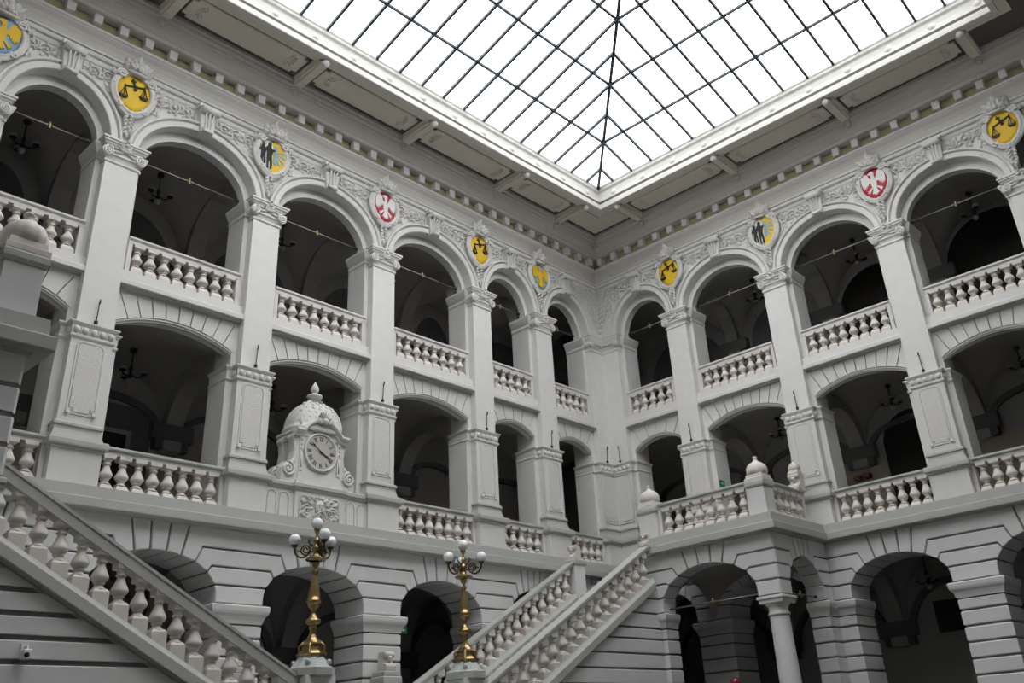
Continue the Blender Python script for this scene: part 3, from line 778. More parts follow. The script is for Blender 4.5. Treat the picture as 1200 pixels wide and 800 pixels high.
B1 = baluster_mesh(.86); B2 = baluster_mesh(.80)
def stair_bal():
    s = MB(); H = .74
    s.rings([[(-q, -q, z), (q, -q, z), (q, q, z), (-q, q, z)] for q, z in ((.15, -.26), (.15, .03), (.11, .08))])
    f = (H-.14)/.80
    s.lathe([(r*1.22, .06+h*f) for r, h in PROF], n=12)
    s.rings([[(-q, -q, z), (q, -q, z), (q, q, z), (-q, q, z)] for q, z in ((.11, H-.09), (.128, H-.07), (.128, H+.10))])
    return lib(s, 'baluster', 'baluster')
B3 = stair_bal(); RG_ = 1.14
RAIL1 = lambda z: [(-.17, z), (.13, z), (.135, z+.05), (.12, z+.06), (.12, z+.09), (.16, z+.115), (.175, z+.13), (.175, z+.17), (.15, z+.19), (-.17, z+.19)]
def balustrade(k, u0, u1, nc, z, src, H, nb, label, group, posts=True, name='balustrade', rail='ledge'):
    T = TR[k]; base = W(k, (u0+u1)/2, nc, z)
    t = tag(empty(name, base), label, 'balustrade', group); o = Vector(base)
    def part(b, nm, m): b.v = [tuple(Vector(p)-o) for p in b.v]; return b.build(nm, m, t)
    s = MB(T); s.sweep([(u0, nc), (u1, nc)], RAIL1(z+H)); part(s, 'handrail', rail)
    s = MB(T); s.box(u0, u1, nc-.14, nc+.14, z-.03, z); part(s, 'plinth', 'plaster')
    if posts:
        for u in (u0, u1-.11):
            s = MB(T); s.box(u, u+.11, nc-.10, nc+.12, z, z+H); part(s, 'end_post', 'plaster')
    L = u1-u0-(.22 if posts else 0); st = u0+(.11 if posts else 0)
    for i in range(nb):
        inst(src, 'baluster', t, Vector(W(k, st+L*(i+.5)/nb, nc, z))-o, 0)
    return t
ORD = ['corner bay', 'second bay from the corner', 'third bay from the corner', 'fourth bay from the corner', 'fifth bay from the corner', 'leftmost bay in the photo']
NBL = [5, 5, 8, 8, 8, 5]
for i, (a, b) in enumerate(bays('L')):
    u0, u1 = span('L', i, .56, 1.14)
    extra = ' above the clock' if i == 3 else ''
    balustrade('L', u0, u1, -.06, 13.09, B2, .80, NBL[i], 'white top gallery balustrade on the left wall, %s%s' % (ORD[i], extra), 'top gallery balustrades', rail='plaster')
    if i == 3: continue
    u0, u1 = span('L', i, .55, 1.13)
    balustrade('L', u0, u1, .06, 7.5, B1, .86, NBL[i], 'white middle gallery balustrade on the left wall, %s' % ORD[i], 'middle gallery balustrades')
NBR = [5, 8, 8, 8]
ORDR = ['corner bay', 'second bay from the corner', 'third bay from the corner', 'rightmost bay in the photo']
for i, (a, b) in enumerate(bays('R')):
    u0, u1 = span('R', i, .56, 1.14)
    balustrade('R', u0, u1, -.06, 13.09, B2, .80, NBR[i], 'white top gallery balustrade on the right wall, %s' % ORDR[i], 'top gallery balustrades', rail='plaster')
    if i < 2: continue
    u0, u1 = span('R', i, .55, 1.13)
    balustrade('R', u0, u1, .06, 7.5, B1, .86, NBR[i], 'white middle gallery balustrade on the right wall, %s' % ORDR[i], 'middle gallery balustrades')

# ------------------------------------------------------------------ landings (right one in view, left one at the picture's edge)
LX, LY0, LY1 = 3.65, 3.58, 8.14
def landing(nm, mir, lab):
    X = (lambda x: 27.5-x) if mir else (lambda x: x)
    par = struct(empty(nm), lab, 'wall')
    TF = lambda u, n, z: (X(LX+n), u, z)            # front face, u along y
    TS = lambda u, n, z: (X(u), LY1+n, z)           # side face, u along x
    s = MB(lambda x, y, z: (X(x), y, z)); s.box(.3, LX-.02, LY0, LY1-.02, 6.95, 7.48); s.box(.3, LX-.3, LY0+.3, LY1-.3, 6.62, 6.98); s.build('deck', 'ledge', par)
    groin(lambda u, n, z: (X(n), u, z), 3.85, 8.0, .42, 3.02, 5.12, 1.45, 1.3).parent = par
    # left pier of the front arch
    rustic_pier(TF, par, 3.98, 0, -.62, .36, .20)
    rustic_arch(TF, par, 4.16, 7.42, 0, -.62, 3.62, LY1-.012, crown=6.46)
    # side arch and wall pier
    rustic_pier(TS, par, .70, 0, -.62, .28, .26)
    rustic_arch(TS, par, .98, 3.0, 0, -.60, .42, LX-.012, crown=6.44)
    # round column at the corner
    cx, cy = LX-.37, LY1-.37
    s = MB(lambda x, y, z: (X(x), y, z))
    s.lathe([(.33, 0), (.33, .15), (.36, .2), (.33, .28), (.31, .3), (.315, 1.6), (.27, 4.72), (.265, 4.76)], cx, cy, 0, 24)
    col = s.build('column', 'rustic', par)
    s = MB(lambda x, y, z: (X(x), y, z))
    s.lathe([(.27, 4.74), (.31, 4.76), (.31, 4.80), (.27, 4.83), (.27, 4.95), (.30, 5.0), (.36, 5.08)], cx, cy, 0, 24); s.block(cx-.37, cx+.37, cy-.37, cy+.37, 5.06, 5.18, .02); s.block(cx-.41, cx+.41, cy-.41, cy+.41, 5.17, 5.26, .02)
    s.build('capital', 'plaster', col)
    s = MB(lambda x, y, z: (X(x), y, z)); s.sweep([(LX, LY0-.02), (LX, LY1), (NG, LY1)], LEDGE1, side=-1 if not mir else -1); s.build('ledge', 'ledge', par)
    return par, X
landR, XR_ = landing('wall_landing_right', False, 'rusticated arched landing porch on a round column, right')
landL, XL_ = landing('wall_landing_left', True, 'rusticated corner of the opposite landing at the left edge')
def dome_finial(b, z, r=.22):
    kz = 1+(r/.22-1)*.85
    b.rings([[(-q, -q, h), (q, -q, h), (q, q, h), (-q, q, h)] for q, h in ((r*1.12, z), (r*1.12, z+.07*kz), (r*.98, z+.09*kz), (r*.95, z+.17*kz))])
    n = 24; prof = [(r*1.0, .17), (r*1.12, .24), (r*1.10, .32), (r*.9, .41), (r*.58, .47), (r*.33, .50), (r*.24, .53), (r*.22, .58), (r*.3, .60), (r*.22, .63), (.01, .64)]
    b.rings([[((pr*(1+(.06 if i % 2 else -.04)*(1 if pr > r*.5 else 0)))*math.cos(2*pi*i/n), (pr*(1+(.06 if i % 2 else -.04)*(1 if pr > r*.5 else 0)))*math.sin(2*pi*i/n), z+h*kz) for i in range(n)] for pr, h in prof], smooth=True)
def pedestal(x, y, hx, hy, label, fin=True, z0=7.5, zc=8.30, fr=.275, name='pedestal'):
    t = tag(empty(name, (x, y, z0)), label, 'pedestal', None)
    s = MB(); s.box(-hx, hx, -hy, hy, -.02, zc-z0); s.build('dado', 'ledge' if False else 'rustic', t)
    s = MB(); s.rings([[(-hx-q, -hy-q, h), (hx+q, -hy-q, h), (hx+q, hy+q, h), (-hx-q, hy+q, h)] for q, h in ((.0, zc-z0-.01), (.02, zc-z0), (.05, zc-z0+.06), (.05, zc-z0+.15), (.03, zc-z0+.19))]); s.build('cap', 'ledge', t)
    if fin:
        s = MB(); dome_finial(s, 0, fr); f = s.build('finial', 'baluster', t); f.location = (0, 0, zc-z0+.19)
    return t
pedestal(LX-.27, LY1-.27, .27, .27, 'corner pedestal of the right landing with ribbed dome finial')
pedestal(LX-.27, 3.93, .27, .33, 'pedestal with dome finial where the right flight meets the landing')
pedestal(27.5-LX+.27, LY1-.27, .27, .27, 'dim corner pedestal with shell-ribbed finial at the left edge')
balustrade('R', 4.28, LY1-.55, LX-.24, 7.5, B1, .86, 8, 'balustrade along the front of the right landing', 'landing balustrades', posts=True)
balustrade('L', .95, LX-.55, LY1-.24, 7.5, B1, .86, 5, 'short balustrade returning from the right landing to the wall', 'landing balustrades', posts=True)
balustrade('L', 27.5-LX+.55, 26.6, LY1-.24, 7.5, B1, .86, 5, 'short balustrade on the left landing beside the camera side', 'landing balustrades', posts=True)
def console(x, y, z, rz, label, dome=False, sc=1.):
    # scroll console block: S-shaped side volutes with leaf front
    t = tag(empty('scroll_finial', (x, y, z), rz), label, 'finial')
    s = MB()
    prof = [(-.17, 0), (.20, 0), (.22, .06), (.19, .12), (.08, .2), (.05, .32), (.10, .38), (.13, .42), (.10, .47), (-.14, .47), (-.15, .42), (-.17, .2)]
    s.rings([[(p[0]*sc, yy*sc, p[1]*sc) for p in prof] for yy in (-.15, .15)]); s.build('body', 'baluster', t)
    s = MB()
    for q in (-1, 1):
        s.tube([(p[0]*sc, q*.155*sc, p[2]*sc) for p in spiral(.11, 0, .10, .09, .02, 1.5, 0, 1, 18)], .022*sc, 5); s.tube([(p[0]*sc, q*.155*sc, p[2]*sc) for p in spiral(.06, 0, .41, .06, .015, 1.3, 0, 1, 14)], .018*sc, 5)
    s.rings([[((.08+.075*math.cos(2*pi*i/12))*sc, y_*sc, (.41+.075*math.sin(2*pi*i/12))*sc) for i in range(12)] for y_ in (-.16, .16)], smooth=True)
    s.rings([[((.13+.09*math.cos(2*pi*i/12))*sc, y_*sc, (.10+.09*math.sin(2*pi*i/12))*sc) for i in range(12)] for y_ in (-.165, .165)], smooth=True)
    s.tube([(.17*sc, 0, .36*sc), (.12*sc, 0, .28*sc), (.13*sc, 0, .2*sc)], .055*sc, 6, (1., .4))
    s.build('scroll', 'baluster', t)
    if dome:
        s = MB(); dome_finial(s, 0, .16); f = s.build('cap', 'baluster', t); f.location = (-.02, 0, .47*sc)
    return t
console(1.02, LY1-.24, 8.55, 0, 'scroll console with little dome where the landing balustrade meets the wall', True, 1.15)

# ------------------------------------------------------------------ stairs
NY0, NY1 = 3.76, 4.10          # near rail
FY0, FY1 = .65, .99            # far rail
zR = lambda x: 7.27-.562*(x-3.96)
zL = lambda x: 6.61+.539*(x-22.44)
RG = 1.14; RGR = 1.0
def stair_rail(y0, y1, x0, x1, zf, label, nb, xb0, xb1, RG=RG, RT=.27, off=.17):
    xm = (x0+x1)/2; base = (xm, (y0+y1)/2, min(zf(x0), zf(x1))-RG); o = Vector(base)
    t = tag(empty('stair_balustrade', base), label, 'balustrade', 'raking stair balustrades'); yc = (y0+y1)/2; h = (y1-y0)/2
    def part(b, nm, m): b.v = [tuple(Vector(p)-o) for p in b.v]; return b.build(nm, m, t)
    s = MB(); pr = [(-h, 0), (h, 0), (h, -.06), (h-.02, -.085), (h-.02, -RT), (-h+.02, -RT), (-h+.02, -.085), (-h, -.06)]
    s.rings([[(x, yc+a, zf(x)+b) for a, b in pr] for x in (x0, x1)]); part(s, 'handrail', 'ledge')
    s = MB(); pr = [(-h+.02, -RG), (h-.02, -RG), (h, -RG-.04), (h+.05, -RG-.10), (h+.07, -RG-.13), (h+.07, -RG-.33), (h+.05, -RG-.35), (h-.10, -RG-.36), (h-.10, -RG-.42), (-h, -RG-.42)]
    s.rings([[(x, yc+a, zf(x)+b) for a, b in pr] for x in (x0, x1)]); part(s, 'string', 'ledge')
    for i in range(nb):
        x = xb0+(xb1-xb0)*i/(nb-1)
        z = zf(x)-RG+off
        inst(B3, 'baluster', t, (x-o.x, yc-o.y, z-o.z), 0)
    return t
stair_rail(NY0, NY1, 3.92, 11.35, zR, 'stair balustrade of the right flight, nearer of the two', 18, 4.22, 10.95, RGR, .13, .06)
stair_rail(FY0, FY1, 3.92, 11.25, zR, 'stair balustrade of the right flight, beside the left wall', 18, 4.22, 10.95, RGR, .13, .06)
stair_rail(NY0, NY1, 16.35, 23.55, zL, 'stair balustrade of the left flight, rising in the foreground', 18, 16.75, 23.3)
stair_rail(FY0, FY1, 16.2, 23.55, zL, 'stair balustrade of the left flight, hidden beside the left wall', 18, 16.75, 23.3)
# end half posts at the head of the rails
FLT = {'r': tag(empty('stair_flight', (7, 2.3, 0)), 'right flight of grey steps rising towards the landing porch', 'stairs'),
       'l': tag(empty('stair_flight', (20, 2.3, 0)), 'left flight of grey steps behind the foreground balustrade', 'stairs'),
       'm': tag(empty('stair_platform', (13.9, 2.3, 0)), 'middle platform and lower steps below the lamp posts', 'stairs')}
def sp(b, nm, m, w_='m'):
    st = FLT[w_]; b.v = [(p[0]-st.location.x, p[1]-st.location.y, p[2]) for p in b.v]; return b.build(nm, m, st)
nst = 32
for i in range(nst):
    z = 2.0+(7.36-2.0)*(i+1)/nst-.10
    xa = 11.2-(11.2-1.6)*i/nst; s = MB(); s.box(xa-.33, xa, FY1+.02, NY0-.02, z-.3, z); sp(s, 'step', 'ledge', 'r')
    xa = 16.5+(26.1-16.5)*i/nst; s = MB(); s.box(xa, xa+.33, FY1+.02, NY0-.02, z-.3, z); sp(s, 'step', 'ledge', 'l')
s = MB(); s.box(11.1, 16.6, .5, 4.25, 1.9, 2.2); sp(s, 'platform', 'ledge')
for i in range(13):
    s = MB(); s.box(12.2, 15.5, 4.2+.32*i, 4.55+.32*i, 0, 2.2-.16*(i+1)); sp(s, 'step', 'ledge')
# rusticated walls under the flights
def under(nm, xa, xb, zf, lab, zz, g, RG):
    par = struct(empty(nm), lab, 'wall')
    yf = 4.02; x_hi = xa if zf(xa) > zf(xb) else xb; x_lo = xb if x_hi == xa else xa
    off = RG+.38
    def xat(z):
        m = (zf(xb)-zf(xa))/(xb-xa); return xa+(z+off-zf(xa))/m
    s = MB(WL); s.prism([(x_hi, 0), (x_lo, 0), (x_lo, max(0, zf(x_lo)-off)), (x_hi, zf(x_hi)-off)], 3.7, yf-.05); s.build('wall_core', 'joint', par)
    for a, b in zip(zz, zz[1:]):
        a2, b2 = a+g, b-g
        if a2 > zf(x_hi)-off-.1: break
        ea, eb = xat(a2), xat(b2)
        if (x_hi < x_lo): ea, eb = min(ea, x_lo), min(eb, x_lo); eb = max(eb, x_hi)
        else: ea, eb = max(ea, x_lo), max(eb, x_lo); eb = min(eb, x_hi)
        s = MB(WL); s.prism([(x_hi, a2), (ea, a2), (eb, b2), (x_hi, b2)] if abs(eb-x_hi) > .05 else [(x_hi, a2), (ea, a2), (x_hi, b2)], 3.75, yf, .018); s.build('stone', 'rustic', par, 'c')
under('wall_stair_right', 3.6, 12.0, zR, 'grey coursed wall under the right flight of stairs', ZJ[:-1]+[4.83, 5.25, 5.69, 6.10], .028, RGR)
under('wall_stair_left', 23.8, 15.9, zL, 'grey coursed wall under the left flight of stairs', [.125+.375*j for j in range(0, 18)], .042, RG)
# far newels with scroll finials
def newel(x, y, label, lab2, rz):
    t = tag(empty('newel_post', (x, y, 2.2)), label, 'post')
    s = MB(); s.box(-.24, .24, -.22, .22, 0, 1.34); s.build('shaft', 'rustic', t)
    s = MB(); s.block(-.30, .30, -.28, .28, 1.30, 1.50, .03); s.block(-.25, .25, -.24, .24, 1.5, 1.62, .02); s.build('cap', 'ledge', t)
    console(x, y, 3.82, rz, lab2)
newel(11.55, .80, 'grey newel at the foot of the right flight, by the wall', 'white scroll finial on the newel between the two lamp posts', pi/2)
newel(15.85, .80, 'grey newel at the foot of the left flight, by the wall', 'white scroll finial seen between balusters left of the left lamp', pi/2)
t = pedestal(3.62, .80, .26, .2, 'plain pedestal at the head of the right flight, beside the left wall', fin=False, z0=5.6, zc=7.2)
console(3.62, .80, 7.39, 0, 'small scroll finial at the head of the right flight, by the wall')
console(3.86, 3.93, 7.27, 0, 'rosette scroll finial where the near right rail meets the landing', False, .8)

# ------------------------------------------------------------------ brass lamp posts
def lamp(x, y, thetas, label):
    z0 = 3.73
    nw = tag(empty('lamp_pedestal', (x, y, 2.2)), 'grey octagonal newel pedestal under the %s' % ('left brass lamp' if x > 14 else 'right brass lamp'), 'pedestal')
    s = MB(); s.box(-.36, .36, -.36, .36, 0, 1.16); s.build('shaft', 'rustic', nw)
    s = MB(); s.lathe([(.46, 1.12), (.5, 1.16), (.5, 1.30), (.47, 1.32)], n=8, ph=pi/8, smooth=False); s.build('cap', 'ledge', nw)
    s = MB(); s.lathe([(.44, 1.31), (.40, 1.34), (.30, 1.48), (.26, 1.53)], n=8, ph=pi/8, smooth=False)
    for q in range(4):
        a = pi/4+q*pi/2; s.ball(.36*math.cos(a), .36*math.sin(a), 1.42, .06, 8, 5)
    s.build('socle', 'socle', nw)
    t = tag(empty('lamp_post', (x, y, z0)), label, 'lamp')
    def lz(v): return (678-v)*.0044
    s = MB(); s.lathe([(.29, 0), (.29, .06), (.26, .09), (.23, .12), (.205, .20), (.24, .22), (.24, .25), (.19, .28), (.14, .33), (.10, .38), (.075, .44)], n=8, smooth=False)
    for q in range(4):
        a = q*pi/2+pi/4; s.tube([(.15*math.cos(a), .15*math.sin(a), .30), (.26*math.cos(a), .26*math.sin(a), .20), (.24*math.cos(a), .24*math.sin(a), .08), (.31*math.cos(a), .31*math.sin(a), .03)], .035, 6)
    s.build('base', 'brass', t)
    s = MB(); s.lathe([(r, lz(v)) for r, v in ((.08, 590), (.06, 575), (.06, 558), (.085, 550), (.085, 545), (.06, 538), (.14, 530), (.165, 521), (.15, 512), (.09, 503), (.08, 497), (.06, 488), (.045, 478), (.06, 470), (.05, 464), (.10, 457), (.125, 448), (.13, 438))], n=16)
    s.lathe([(r, lz(v)) for r, v in ((.13, 438), (.16, 430), (.16, 424), (.13, 420), (.125, 400), (.09, 355), (.05, 318), (.035, 305), (.06, 297), (.065, 289), (.035, 280), (.03, 272), (.05, 268), (.08, 260), (.09, 250), (.07, 242))], n=16)
    s.build('stem', 'brass', t)
    s = MB(); s.lathe([(.07, lz(242)), (.20, lz(238)), (.225, lz(232)), (.20, lz(228)), (.09, lz(222)), (.07, lz(210)), (.045, lz(196)), (.09, lz(186)), (.10, lz(176)), (.05, lz(165)), (.04, lz(150)), (.07, lz(142)), (.05, lz(134)), (.03, lz(125)), (.025, lz(112)), (.05, lz(100)), (.07, lz(90)), (.08, lz(86))], n=16)
    s.build('crown', 'brass', t)
    vx, vy = CAM[0]-x, CAM[1]-y; L = math.hypot(vx, vy); vw = Vector((vx/L, vy/L)); rt = Vector((-vy/L, vx/L))
    for th in thetas:
        d = vw*math.cos(math.radians(th))+rt*math.sin(math.radians(th))
        def at(r, z): return (d.x*r, d.y*r, z)
        s = MB()
        s.tube([at(r, z) for r, z in ((.06, lz(196)), (.12, lz(192)), (.17, lz(205)), (.24, lz(218)), (.32, lz(220)), (.40, lz(212)), (.45, lz(196)), (.47, lz(178)), (.47, lz(168)))], .022, 6)
        s.tube([at(.22+r*math.cos(a), lz(183)+r*math.sin(a)) for r, a in [(.115-.09*i/22, -pi/2+3.6*pi*i/22) for i in range(23)]], .017, 5)
        s.tube([at(r, z) for r, z in ((.22, lz(208)), (.30, lz(200)), (.36, lz(186)), (.40, lz(190)))], .014, 5)
        s.tube([at(r, z) for r, z in ((.06, lz(168)), (.13, lz(158)), (.18, lz(140)), (.15, lz(132)))], .018, 5)
        arm = s.build('arm', 'bronze', t)
        s = MB(); s.lathe([(.02, lz(172)), (.05, lz(168)), (.065, lz(162)), (.08, lz(158))], d.x*.47, d.y*.47, 0, 12); s.build('globe_holder', 'bronze', arm)
        s = MB(); s.ball(0, 0, 0, .128, 20, 12); g = s.build('globe', 'globe', arm); g.location = (d.x*.47, d.y*.47, lz(133))
    s = MB(); s.ball(0, 0, 0, .128, 20, 12); g = s.build('globe', 'globe', t); g.location = (0, 0, lz(58))
lamp(16.05, 3.93, (20, 140, 260), 'brass candelabra lamp with four white globes, left of two')
lamp(11.70, 3.93, (70, 190, 310), 'brass candelabra lamp with four white globes, right of two')

# ------------------------------------------------------------------ chandeliers, tie rods, hooks
def chandelier(loc, L, label, parts=True):
    t = tag(empty('chandelier', loc), label, 'lamp', 'gallery chandeliers')
    s = MB(); s.lathe([(.10, L), (.10, L-.08), (.04, L-.12), (.022, L-.14), (.022, .32), (.05, .30), (.06, .2), (.03, .15), (.05, .06), (.07, 0), (.03, -.08), (.01, -.12)], n=8); s.build('stem', 'iron', t)
    for q in range(3):
        a = .5+q*2*pi/3; c_, s_ = math.cos(a), math.sin(a)
        s = MB(); s.tube([(.04*c_, .04*s_, .05), (.16*c_, .16*s_, -.03), (.30*c_, .30*s_, 0), (.34*c_, .34*s_, .08)], .02, 5); s.lathe([(.09, .06), (.10, .09)], .34*c_, .34*s_, 0, 8); s.build('arm', 'iron', t)
        s = MB(); s.lathe([(.03, .20), (.085, .17), (.11, .10), (.115, .08)], .34*c_, .34*s_, 0, 10); s.build('shade', 'shade', t)
    s = MB(); s.lathe([(.10, -.08), (.09, -.16), (.05, -.21), (.01, -.23)], 0, 0, 0, 10); s.build('shade', 'shade', t)
for x, nm in ((21.6, 'leftmost bay'), (17.75, 'second bay from the left'), (13.45, 'bay over the clock'), (9.2, 'third bay from the corner')):
    chandelier((x, -2.5, 17.15), .85, 'dark three-armed chandelier in the top gallery, left wall, %s' % nm)
for x, nm in ((17.8, 'left of the clock'), (13.4, 'behind the clock'), (9.2, 'right of the clock')):
    chandelier((x, -2.5, 11.45), .8, 'dark chandelier in the middle gallery, left wall, %s' % nm)
for y, nm in ((14.4, 'rightmost bay'), (10.15, 'third bay from the corner'), (5.9, 'second bay from the corner')):
    chandelier((-2.5, y, 17.15), .85, 'dark three-armed chandelier in the top gallery, right wall, %s' % nm)
    chandelier((-2.5, y, 11.6), .68, 'dark chandelier in the middle gallery, right wall, %s' % nm)
chandelier((-2.5, 9.95, 5.78), .95, 'dim chandelier inside the ground-floor arch at the lower right')
def tie(k, u0, u1, n, z, label, T=None):
    T = T or TR[k]; base = T((u0+u1)/2, n, z); o = Vector(base)
    t = tag(empty('tie_rod', base), label, 'rod', 'arch tie rods')
    def part(b, nm, m): b.v = [tuple(Vector(p)-o) for p in b.v]; return b.build(nm, m, t)
    s = MB(T); s.tube([(u0, n, z), (u1, n, z)], .022, 6); part(s, 'bar', 'rod')
    s = MB(T); uc = (u0+u1)/2
    s.lathe([(.03, -.10), (.05, -.06), (.03, -.02), (.055, 0), (.03, .03), (.04, .07), (.01, .12)], uc, n, z, 8)
    for q in (-1, 1): s.ball(uc+q*.08, n, z, .04, 8, 5)
    part(s, 'rosette', 'gold')
    s = MB(T)
    for u in (u0, u1):
        s.box(u-.14, u+.14, n-.03, n+.03, z-.03, z+.03)
    part(s, 'anchor', 'iron')
for k in 'LR':
    for i in range(len(bays(k))):
        u0, u1 = span(k, i, H2, CO2)
        o_ = (ORD if k == 'L' else ORDR)[i]
        tie(k, u0+.04, u1-.04, -.4, 16.66, 'thin tie rod across the top arch, %s wall, %s' % ('left' if k == 'L' else 'right', o_))
tie('R', 3.95, 7.45, LX-.35, 5.40, 'tie rod across the arch under the right landing')
tie('L', .98, 2.95, LY1-.3, 5.40, 'short tie rod across the side arch of the right landing')
def hook(k, u, label, n=.25):
    base = W(k, u, n, 11.42)
    t = tag(empty('wall_hook', base, ROT[k]), label, 'hook', 'iron flag hooks on the pilasters')
    s = MB(); s.tube([(0, .03, 0), (0, .05, .2), (0, .06, .50)], .013, 6); s.tube([(0, .06, .46), (0, .10, .52), (0, .07, .58)], .02, 6); s.build('stem', 'iron', t)
    s = MB(); s.ball(0, .03, 0, .05, 8, 6); s.lathe([(.05, -.03), (.02, -.10)], 0, .03, 0, 8); s.build('knob', 'iron', t)
PN = ['first pilaster left of the corner', 'second pilaster left of the corner', 'pilaster right of the clock', 'pilaster left of the clock', 'second pilaster left of the clock', 'pilaster at the left edge']
for u, nm in zip(PL, PN): hook('L', u-.0, 'thin iron hook on the %s' % nm)
for u, nm in zip(PR, ['first pilaster right of the corner', 'second pilaster right of the corner', 'third pilaster right of the corner', 'pilaster at the right edge']): hook('R', u, 'thin iron hook on the %s' % nm)
hook('L', .62, 'thin iron hook in the inner corner, left one'); hook('R', .62, 'thin iron hook in the inner corner, right one')

# ------------------------------------------------------------------ coats of arms
def shield_out(sc=1., N=36):
    pts = []
    for i in range(N):
        t = 2*pi*i/N; x = .47*math.sin(t); z = .54*math.cos(t)
        if z < 0: z *= 1.10+.10*(1-abs(math.sin(t))); x *= (1-.10*(z/.6)**2)
        pts.append((x*sc, z*sc))
    return pts
def poly3(b, pts, n0, n1): b.prism([(-p[0], p[1]) for p in pts], n0, n1)
def mirror(h): return h+[(-x, z) for x, z in reversed(h) if abs(x) > 1e-6]
def eagle(b, n=.06):
    # displayed eagle: wings raised, three-feathered tips, tail and legs, head turned to one side
    body = mirror([(0, .26), (.05, .22), (.06, .14), (.09, .08), (.10, -.05), (.08, -.18), (.05, -.24), (.09, -.34), (.13, -.44), (.08, -.43), (.06, -.49), (.03, -.45), (0, -.52)])
    poly3(b, body, n, n+.03)
    wing = [(.07, .12), (.13, .20), (.17, .33), (.25, .40), (.34, .37), (.39, .28), (.41, .14), (.40, -.02), (.385, -.14), (.36, -.05), (.345, -.19), (.32, -.07), (.30, -.20), (.275, -.06), (.25, -.17), (.225, -.03), (.20, -.10), (.17, .0), (.10, .0)]
    poly3(b, wing, n, n+.025); poly3(b, [(-x, z) for x, z in wing], n, n+.025)
    head = [(-.05, .22), (.05, .22), (.06, .34), (.03, .40), (-.05, .41), (-.10, .37), (-.17, .33), (-.10, .31), (-.06, .28)]
    poly3(b, head, n, n+.035)
    leg = [(.07, -.17), (.15, -.22), (.20, -.28), (.27, -.27), (.22, -.31), (.28, -.34), (.21, -.35), (.22, -.41), (.17, -.35), (.12, -.27), (.06, -.23)]
    poly3(b, leg, n, n+.025); poly3(b, [(-x, z) for x, z in leg], n, n+.025)
def scales(b, n=.06):
    def bar(x0, z0, x1, z1, w_):
        d = Vector((x1-x0, z1-z0)); d.normalize(); e = Vector((-d.y, d.x))*w_
        poly3(b, [(x0+e.x, z0+e.y), (x1+e.x, z1+e.y), (x1-e.x, z1-e.y), (x0-e.x, z0-e.y)], n, n+.03)
    TL = .30
    bar(-.25, .16-.25*TL, .25, .16+.25*TL, .018); bar(.03, .06, -.08, .36, .022); bar(-.12, .28, .0, .31, .014); poly3(b, [(-.07, .13), (.07, .13), (.05, .2), (-.05, .2)], n, n+.035)
    poly3(b, [(-.03, .04), (.03, .04), (.02, .12), (-.02, .12)], n, n+.03)
    for q in (-1, 1):
        cx = q*.24; h = q*.24*TL; bar(cx, .20+h, cx, .13+h, .014)
        bar(cx, .14+h, cx-.09, -.12+h, .007); bar(cx, .14+h, cx+.09, -.12+h, .007); bar(cx, .14+h, cx, -.12+h, .006)
        poly3(b, [(cx-.115, -.12+h), (cx+.115, -.12+h), (cx+.09, -.17+h), (cx+.05, -.20+h), (cx-.05, -.20+h), (cx-.09, -.17+h)], n, n+.04)
def knight(b, n=.06):
    # two small standing armed figures on the white half
    for dx, sc in ((-.33, .95), (-.13, 1.22)):
        f = [(-.03, -.42), (.01, -.42), (0, -.28), (.02, -.12), (.05, -.28), (.05, -.42), (.10, -.42), (.10, -.26), (.08, -.05), (.11, .08), (.17, .12), (.17, .16), (.08, .15), (.05, .2), (.06, .29), (.02, .33), (-.03, .31), (-.04, .22), (-.08, .17), (-.13, .05), (-.10, .02), (-.05, .1), (-.05, -.1)]
        poly3(b, [(dx+x*sc, z*sc) for x, z in f], n, n+.03)
    poly3(b, [(-.40, -.3), (-.385, -.3), (-.345, .3), (-.36, .3)], n, n+.02)
def wingside(b, n=.06):
    for q in range(4):
        a = -1.1+.55*q
        poly3(b, [(.08, .02+.03*q), (.08+.34*math.cos(a)-.04*math.sin(a), .02+.33*math.sin(a)+.04*math.cos(a)), (.08+.36*math.cos(a), .02+.36*math.sin(a)), (.08+.34*math.cos(a)+.04*math.sin(a), .02+.33*math.sin(a)-.04*math.cos(a))], n, n+.02)
    poly3(b, [(.04, -.3), (.12, -.34), (.15, .28), (.09, .36), (.04, .3)], n, n+.025)
